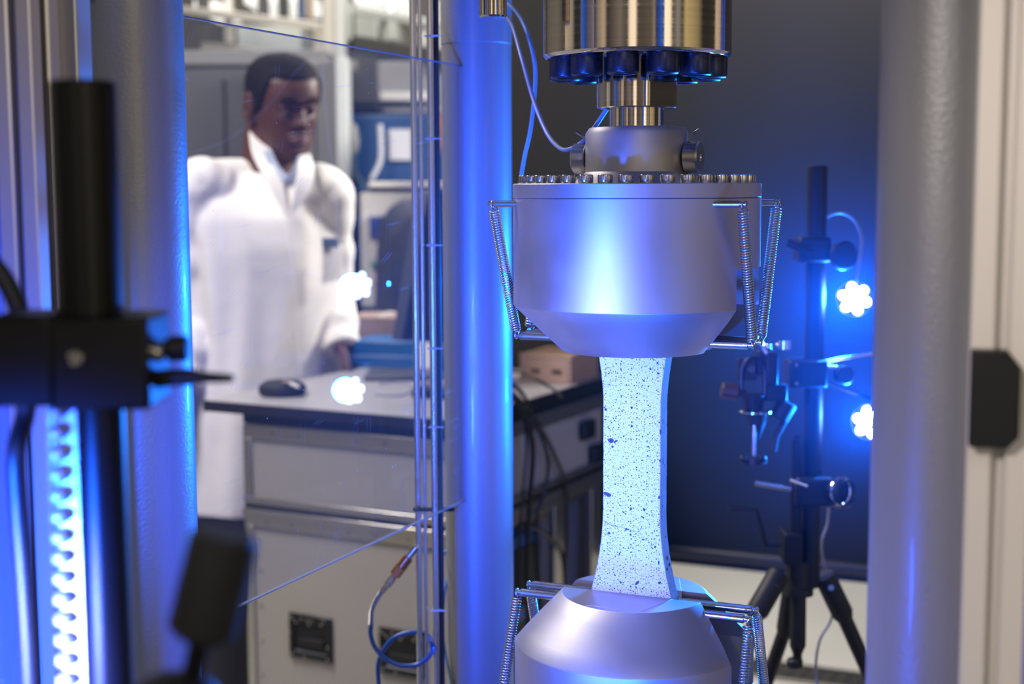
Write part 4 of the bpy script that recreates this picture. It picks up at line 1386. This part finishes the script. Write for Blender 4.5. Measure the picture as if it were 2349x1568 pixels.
def ribbon(mb, pts, w_, th_, face=Vector((0, -1, 0))):
    pts = [Vector(p) for p in pts]
    rs = []
    m = len(pts)
    for i, p in enumerate(pts):
        t = (pts[min(i + 1, m - 1)] - pts[max(i - 1, 0)]).normalized()
        a = t.cross(face).normalized(); ww = w_(i / (m - 1)) if callable(w_) else w_
        rs.append([p + a * ww / 2 - face * 0, p + a * ww / 2 + face * th_, p - a * ww / 2 + face * th_, p - a * ww / 2])
    return mb.rings(rs)


FT = Vector((math.sin(yaw), -math.cos(yaw), 0))
PP = lambda px, py, d=0.0: at(px, py, YP + d) - root
# stand-up collar and lapels
mb = MB()
ribbon(mb, cat([PP(584, 292, .02), PP(592, 318, -.02), PP(601, 352, -.055), PP(618, 390, -.09), PP(638, 436, -.110), PP(657, 492, -.122)], 6), lambda t: .030 + .026 * math.sin(math.pi * min(1, t * 1.05)) - .02 * t, .007, FT)
ribbon(mb, cat([PP(699, 350, -.03), PP(702, 382, -.07), PP(696, 418, -.095), PP(682, 455, -.110), PP(662, 494, -.122)], 6), lambda t: .026 + .024 * math.sin(math.pi * min(1, t * 1.05)) - .02 * t, .007, FT)
cl = mb.build('lapel', m_coat, man, bevel=.002)
# collar band round the neck
mb = MB()
rs = []
nc = TH @ Vector((0, .050, .0))
for i in range(5):
    u = i / 4
    ring = []
    for j in range(41):
        a = R(-62) + R(304) * j / 40
        c_ = Vector((.0, .0, 0)) + Vector((nc.x * .7 + .006, nc.y * .7 + .008, 0))
        rx_, ry_ = .084 - .012 * u, .082 - .010 * u
        ring.append(c_ + TB @ Vector((math.cos(a) * rx_, math.sin(a) * ry_, 1.480 + .052 * u * (0.55 + .45 * math.sin(a)) + .012 * math.sin(a))))
    rs.append(ring)
k0 = len(mb.v)
for r in rs: mb.v += r
for i in range(4):
    for j in range(40):
        mb.f.append((k0 + i * 41 + j, k0 + i * 41 + j + 1, k0 + (i + 1) * 41 + j + 1, k0 + (i + 1) * 41 + j))
cb = mb.build('coat_collar', m_coat, man)
so = cb.modifiers.new('solid', 'SOLIDIFY'); so.thickness = .006
# front placket and pocket
mb = MB()
ribbon(mb, cat([PP(660, 500, -.128), PP(672, 600, -.135), PP(682, 720, -.140), PP(690, 860, -.150)], 6), .003, .004, FT)
mb.build('placket_seam', m_coat, man)
mb = MB()
pk = [PP(737, 566, -.095), PP(784, 562, -.045), PP(782, 640, -.05), PP(738, 650, -.10)]
mb.rings([[p + FT * .003 for p in pk], [p + FT * .007 for p in pk]])
mb.build('chest_pocket', m_coat, man, bevel=.001)
bd = MB()
bq = [PP(736, 545, -.098), PP(772, 546, -.068), PP(772, 567, -.068), PP(737, 568, -.098)]
bd.rings([[p + FT * .008 for p in bq], [p + FT * .0115 for p in bq]])
bo = bd.build('badge', m_badge, man)
mb = MB()
def bl(px0, px1, py0, py1, dd=-.001):
    f = lambda px: -.098 + .030 * (px - 736) / 36
    q = [PP(px0, py0, f(px0)), PP(px1, py0, f(px1)), PP(px1, py1, f(px1)), PP(px0, py1, f(px0))]
    mb.rings([[p + FT * .0110 for p in q], [p + FT * .0125 for p in q]])
for a in ((744, 750, 551, 553), (744, 746, 553, 562), (750, 752, 555, 562), (756, 763, 551, 553), (758, 760, 553, 562), (763, 767, 558, 560), (745, 766, 564, 565), (775, 779, 548, 560), (781, 784, 550, 558)):
    bl(*a)
mb.build('badge_lettering', m_badgelt, bo)
# shirt in the neck opening
mb = MB()
ribbon(mb, cat([PP(612, 345, -.05), PP(630, 385, -.083), PP(655, 412, -.098)], 5), .020, .006, FT)
ribbon(mb, cat([PP(692, 362, -.06), PP(682, 392, -.085), PP(660, 412, -.098)], 5), .020, .006, FT)
mb.build('shirt_collar', m_shirt, man, bevel=.001)
mb = MB()
q = [PP(640, 408, -.080), PP(682, 396, -.078), PP(662, 486, -.108), PP(654, 486, -.108)]
mb.rings([[p for p in q], [p + FT * .006 for p in q]])
mb.build('shirt_front', m_shirt if False else m_coat, man)
# trousers and shoes
for sx in (-1, 1):
    hp_ = TB @ Vector((sx * .085, 0, .96)); kn_ = TB @ Vector((sx * .10, -.01, .50)); an_ = TB @ Vector((sx * .105, .02, .07))
    MB().tube([hp_, hp_ * .5 + kn_ * .5, kn_, kn_ * .5 + an_ * .5, an_], lambda t: .098 - .032 * t, 24).build('trouser_leg', m_trouser, man)
    s0 = TB @ Vector((sx * .105, .03, .04)); s1 = TB @ Vector((sx * .12, -.20, .03))
    MB().tube([s0 + Vector((0, 0, .0)), s0 * .5 + s1 * .5, s1], lambda t: .038 - .010 * t, 16).build('shoe', m_shoe, man)

# ---- second person, mostly hidden behind the rear column
Y2 = 4.35
r2_ = Vector((at(1060, 784, Y2).x, Y2, 0))
m2 = thing('person', 'person with grey hair and dark jacket, just a sliver visible beside the rear column', 'person', r2_)
hc2 = at(1064, 388, Y2) - r2_
TH2 = Matrix.Translation(hc2 + Vector((0, .03, -.01))) @ Matrix.Rotation(R(-10), 4, 'Z') @ Matrix.Rotation(R(6), 4, 'X')
mb = MB()
head_mesh(mb, TH2, .96)
ear(mb, TH2, -1, .96); ear(mb, TH2, 1, .96)
nk = TH2 @ Vector((0, .045, .085))
mb.tube([nk, nk * .5 + Vector((0, .01, 1.40)) * .5, Vector((0, .01, 1.38))], .060, 24)
loft(mb, dense([(.90, 0, 0, .14, .10), (1.10, 0, 0, .14, .10), (1.32, 0, 0, .16, .10), (1.43, 0, 0, .10, .07)], 3))
for sx in (-1, 1):
    mb.tube([(sx * .10, 0, 1.36), (sx * .19, 0, 1.36), (sx * .22, .02, 1.08), (sx * .215, -.06, .86)], lambda t: .045 - .018 * t, 16)
    hand_mesh(mb, Vector((sx * .215, -.06, .86)), Vector((0, -.2, -1)), sx, Vector((0, 1, 0)))
    mb.tube([(sx * .09, 0, .92), (sx * .10, -.01, .5), (sx * .10, .02, .09)], lambda t: .078 - .038 * t, 18)
remesh(mb.build('body', m_skin2, m2), .005, 3)
mb = MB(); head_mesh(mb, TH2, .96, hair=.007)
h2 = mb.build('hair', m_greyhair, m2)
sol = h2.modifiers.new('solid', 'SOLIDIFY'); sol.thickness = .006; sol.offset = -1
for sx in (-1, 1):
    e = MB().ball(TH2 @ Vector((sx * .0295, -.0690, .112)), .011, 16, 10).build('eye', m_eye, m2)
mb = MB()
loft(mb, dense([(.86, 0, 0, .185, .130), (1.10, 0, 0, .175, .122), (1.30, 0, 0, .19, .122), (1.40, 0, 0, .165, .10), (1.45, 0, .01, .09, .075)], 6), Matrix.Identity(4), 64, .02, 4)
for sx in (-1, 1):
    mb.tube(cat([(sx * .10, 0, 1.38), (sx * .19, 0, 1.365), (sx * .22, .02, 1.08), (sx * .215, -.055, .89)], 6), lambda t: .060 - .014 * t, 20)
remesh(mb.build('jacket', m_jacket, m2), .008, 4)
for sx in (-1, 1):
    MB().tube([(sx * .09, 0, .94), (sx * .10, -.01, .5), (sx * .10, .02, .07)], lambda t: .095 - .03 * t, 20).build('trouser_leg', m_trouser, m2)
    MB().tube([(sx * .10, .04, .038), (sx * .105, -.08, .036), (sx * .11, -.19, .03)], lambda t: .038 - .010 * t, 16).build('shoe', m_shoe, m2)

# ------------------------------------------------------------------ hall behind
def bbox_at(x0, x1, y0, y1, Y, depth, name, mat, parent=None, bevel=.004, o=Vector((0, 0, 0))):
    a, b = at(x0, y1, Y), at(x1, y0, Y)
    return MB().box(a.x - o.x, b.x - o.x, Y - o.y, Y + depth - o.y, a.z - o.z, b.z - o.z).build(name, mat, parent, bevel=bevel)


def post(px0, px1, Y, name, label, mat, ztop=4.0, depth=.12, zb=0.0):
    a, b = at(px0, 430, Y), at(px1, 430, Y)
    o = MB().box(a.x, b.x, Y, Y + depth, zb, ztop).build(name, mat, bevel=.004)
    return tag(o, label, 'pillar')


# dark cabinet behind the man
t = thing('machine_cabinet', 'wide dark grey machine cabinet behind the head of man in white', 'cabinet', (at(560, 784, 4.9).x, 4.9, 0))
xa, xb = at(330, 430, 4.9).x - t.location.x, at(748, 430, 4.9).x - t.location.x
zt_ = at(560, 150, 4.9).z
MB().box(xa, xb, 0, .6, .0, zt_).build('body', m_darkcab, t, bevel=.01)
MB().box(xa - .01, xb + .01, -.02, .61, zt_, zt_ + .05).build('top_rail', m_midgrey, t, bevel=.005)
MB().box(xa + .28, xa + .29, -.004, .0, .1, zt_ - .05).build('door_seam', m_holes, t)
t = thing('grey_cabinet', 'mid grey upright cabinet between the man and the pale pillar', 'cabinet', (at(752, 784, 4.7).x, 4.7, 0))
MB().box(-.09, .05, 0, .4, 0, at(750, 138, 4.7).z).build('body', m_midgrey, t, bevel=.006)
MB().box(-.03, -.025, -.004, 0, .1, 1.8).build('door_seam', m_holes, t)
post(774, 800, 4.6, 'pillar', 'pale grey-green steel pillar right of the head of man in coat', m_palesteel, at(0, 132, 4.6).z + .0)
post(748, 774, 5.2, 'pillar', 'cream steel pillar rising to ceiling behind the pale grey-green one', m_whitesteel, 4.0)
post(774, 798, 5.15, 'pillar', 'grey steel pillar directly right of the cream one', m_palesteel, 4.0, zb=at(0, 135, 5.15).z)

# mezzanine: girders, railings and lit boxes
def girder(p0, p1, Y0_, Y1_, h, name, label, mat, cat_='beam'):
    a, b = at(*p0, Y0_), at(*p1, Y1_)
    d = (b - a).normalized(); z = Vector((0, 0, 1)); y = Vector((-d.y, d.x, 0)).normalized()
    q = []
    for p in (a, b):
        q.append([p - z * h / 2 - y * .04, p + z * h / 2 - y * .04, p + z * h / 2 + y * .04, p - z * h / 2 + y * .04])
    return tag(MB().rings(q).build(name, mat, bevel=.004), label, cat_)


girder((420, 22), (748, 62), 6.0, 5.3, .030, 'railing_beam', 'upper white rail sloping across the top left above the man', m_whitesteel)
girder((480, 108), (800, 150), 6.0, 5.3, .035, 'railing_beam', 'lower white rail just above the dark cabinet behind the man', m_whitesteel)
girder((800, 22), (1040, 62), 5.3, 4.9, .028, 'railing_beam', 'grey rail sloping down behind the slim tubes at top', m_palesteel)
girder((795, 98), (1040, 138), 5.3, 4.9, .060, 'railing_beam', 'dark girder running behind the slim tubes near top', m_darkcab)
post(524, 541, 5.8, 'railing_post', 'slim cream railing post at the top left above the cabinet', m_whitesteel, 4.0, .05, at(0, 100, 5.8).z)
post(726, 745, 5.5, 'railing_post', 'slim cream railing post just left of the cream pillar', m_whitesteel, at(0, 66, 5.5).z, .05, at(0, 148, 5.5).z)
post(800, 813, 5.2, 'railing_post', 'slim pale railing post just right of the grey pillar at top', m_palesteel, at(0, 8, 5.2).z, .05, at(0, 95, 5.2).z)
post(880, 892, 5.2, 'railing_post', 'slim pale railing post left of the slim tubes at top', m_palesteel, at(0, 8, 5.2).z, .05, at(0, 110, 5.2).z)
for i, (x0, x1, y0, y1, Y, mt, lb) in enumerate(((545, 690, 58, 120, 6.2, m_palesteel, 'pale lit ventilation box above the head of man'), (815, 862, 26, 90, 5.6, m_palesteel, 'pale square duct panel at the top between pillar and tubes'),
                                  (960, 1030, 70, 125, 5.6, m_palesteel, 'pale duct panel behind the slim tubes at top'), (880, 908, 48, 92, 5.7, m_palesteel, 'small pale duct piece left of the slim tubes'),
                                  (990, 1040, 0, 60, 5.9, m_beige, 'beige wall box at the top between tubes and rear column'))):
    a = bbox_at(x0, x1, y0, y1, Y, 7.6 - Y, 'duct_panel', mt)
    tag(a, lb, 'duct')
for i, (x0, x1, y0, y1, lb) in enumerate(((445, 500, 0, 22, 'bright window strip at the very top left'), (560, 700, -30, 8, 'bright window strip at top above the man'), (812, 880, -20, 6, 'bright window strip at the top right of the pillars'), (898, 930, -20, 12, 'small bright window near the slim tubes'))):
    a = bbox_at(x0, x1, y0, y1, 7.0, .6, 'strip_light', M('lit_window_glass%d' % i, (.8, .8, .76), .5, 0, emit=((1, .97, .9), .9)))
    tag(a, lb, 'window light')
# dark strut tangle on the mezzanine
for i, (x0, x1, Y, mt, lb) in enumerate(((600, 622, 6.3, m_darkcab, 'dark upright strut at the top above the man, left'), (690, 706, 6.3, m_bluemach, 'blue upright strut at the top above the man'), (712, 722, 6.4, m_wood, 'brown upright strut at the top, left of pillar'), (646, 668, 6.5, m_darkcab, 'dark upright strut at the top above the man, middle'), (462, 486, 6.3, m_darkcab, 'dark upright strut at the top left corner of view'))):
    post(x0, x1, Y, 'strut', lb, mt, 4.0, .06, at(0, 48, Y).z)

# blue machine with hose and paper
t = thing('blue_machine', 'blue painted machine with a white hose, seen through the screen', 'machine', (at(870, 784, 4.8).x, 4.8, 0))
o_ = t.location.copy()
bbox_at(800, 1010, 262, 430, 4.8, .5, 'hood', m_bluemach, t, .01, o_)
MB().box(-.12, .20, .05, .5, 0, at(0, 430, 4.8).z + .01).build('pedestal', m_teal, t, bevel=.01)
bbox_at(800, 870, 228, 262, 4.85, .3, 'dark_head', m_holes, t, .01, o_)
bbox_at(865, 1010, 140, 262, 4.95, .3, 'upper_housing', m_midgrey, t, .01, o_)
bbox_at(870, 990, 210, 232, 4.90, .05, 'upper_ledge', m_beige, t, .005, o_)
MB().tube(cat([at(818, 300, 4.7) - o_, at(808, 345, 4.7) - o_, at(812, 400, 4.7) - o_, at(838, 440, 4.7) - o_], 6), .018, 12).build('teal_pipe', m_teal, t)
MB().tube(cat([at(872, 285, 4.72) - o_, at(874, 330, 4.72) - o_, at(872, 370, 4.72) - o_, at(852, 412, 4.72) - o_], 6), .009, 10).build('white_hose', m_paper, t)
MB().ball(at(808, 320, 4.70) - o_, .035, 18, 12, .7, 1, 1.6).build('grey_cap', m_midgrey, t)
tag(bbox_at(893, 943, 296, 367, 4.78, .004, 'paper_notice', m_paper, None, .0005), 'white paper notice stuck on the blue machine', 'paper')
# beige control cabinet
t = thing('control_cabinet', 'beige control cabinet with dark display and coloured push buttons', 'control cabinet', (at(885, 784, 4.4).x, 4.4, 0))
o_ = t.location.copy()
bbox_at(829, 965, 440, 705, 4.4, .35, 'housing', m_beige, t, .008, o_)
bbox_at(845, 1030, 416, 430, 4.38, .38, 'top_ledge', m_whitesteel, t, .004, o_)
bbox_at(848, 906, 496, 546, 4.385, .02, 'display', m_disp, t, .002, o_)
MB().box(-.07, .11, .02, .33, 0, at(0, 705, 4.4).z + .005).build('plinth', m_teal, t, bevel=.006)
for px, py, r_, mt, nm in ((856, 605, .009, m_green, 'push_button'), (886, 602, .010, m_pink, 'push_button'), (869, 651, .012, m_red, 'emergency_button')):
    p = at(px, py, 4.4) - o_
    MB().cyl((p.x, -.025, p.z), (p.x, .002, p.z), r_, 20, ch=.002).build(nm, mt, t)

# floor drain grating at right
gp = at(1900, 1552, 4.0)
gz = thing('floor_grating', 'steel floor grating strip behind the tripod feet', 'grating', (gp.x, at(1900, 1545, 1).y * 0 + 4.18, 0.0), R(GA))
mb = MB()
for k in range(26):
    mb.box(-.55 + k * .042, -.545 + k * .042, -.07, .07, .001, .010)
for y in (-.07, -.025, .025, .07):
    mb.box(-.56, .52, y - .003, y + .003, .001, .010)
mb.build('bars', m_steel, gz)
MB().box(-.56, .52, -.075, .075, .0002, .002).build('trench', m_blackm, gz)

# ------------------------------------------------------------------ lens glare around the lamps, built as a tinted volume

hz = bpy.data.materials.new('faint_glare_volume')
hz.use_nodes = True
hn = hz.node_tree
hn.nodes.clear()
ho = hn.nodes.new('ShaderNodeOutputMaterial')
hv = hn.nodes.new('ShaderNodeVolumeScatter')
hv.inputs['Color'].default_value = (.02, .55, 1, 1)  # lens glare of the lamps imitated by blue scattering
hv.inputs['Anisotropy'].default_value = .2
hg = hn.nodes.new('ShaderNodeNewGeometry')
hd_ = hn.nodes.new('ShaderNodeVectorMath'); hd_.operation = 'DISTANCE'
hd_.inputs[1].default_value = (.46, 2.05, 1.28)
hn.links.new(hg.outputs['Position'], hd_.inputs[0])
hr_ = hn.nodes.new('ShaderNodeMapRange')
hr_.interpolation_type = 'SMOOTHSTEP'
hr_.inputs[1].default_value = .0; hr_.inputs[2].default_value = .62
hr_.inputs[3].default_value = 1; hr_.inputs[4].default_value = 0
hn.links.new(hd_.outputs['Value'], hr_.inputs[0])
hp2 = hn.nodes.new('ShaderNodeMath'); hp2.operation = 'POWER'; hp2.inputs[1].default_value = 1.6
hn.links.new(hr_.outputs[0], hp2.inputs[0])
hm2 = hn.nodes.new('ShaderNodeMath'); hm2.operation = 'MULTIPLY'; hm2.inputs[1].default_value = .22
hn.links.new(hp2.outputs[0], hm2.inputs[0])
hn.links.new(hm2.outputs[0], hv.inputs['Density'])
hn.links.new(hv.outputs[0], ho.inputs['Volume'])
ha = MB().box(-.16, 1.08, 1.45, 2.67, .66, 1.90).build('glare', hz, smooth=False)
tag(ha, 'blue-tinted volume imitating lens haze hanging around the lamps behind the grips', 'glare')
ha['kind'] = 'stuff'
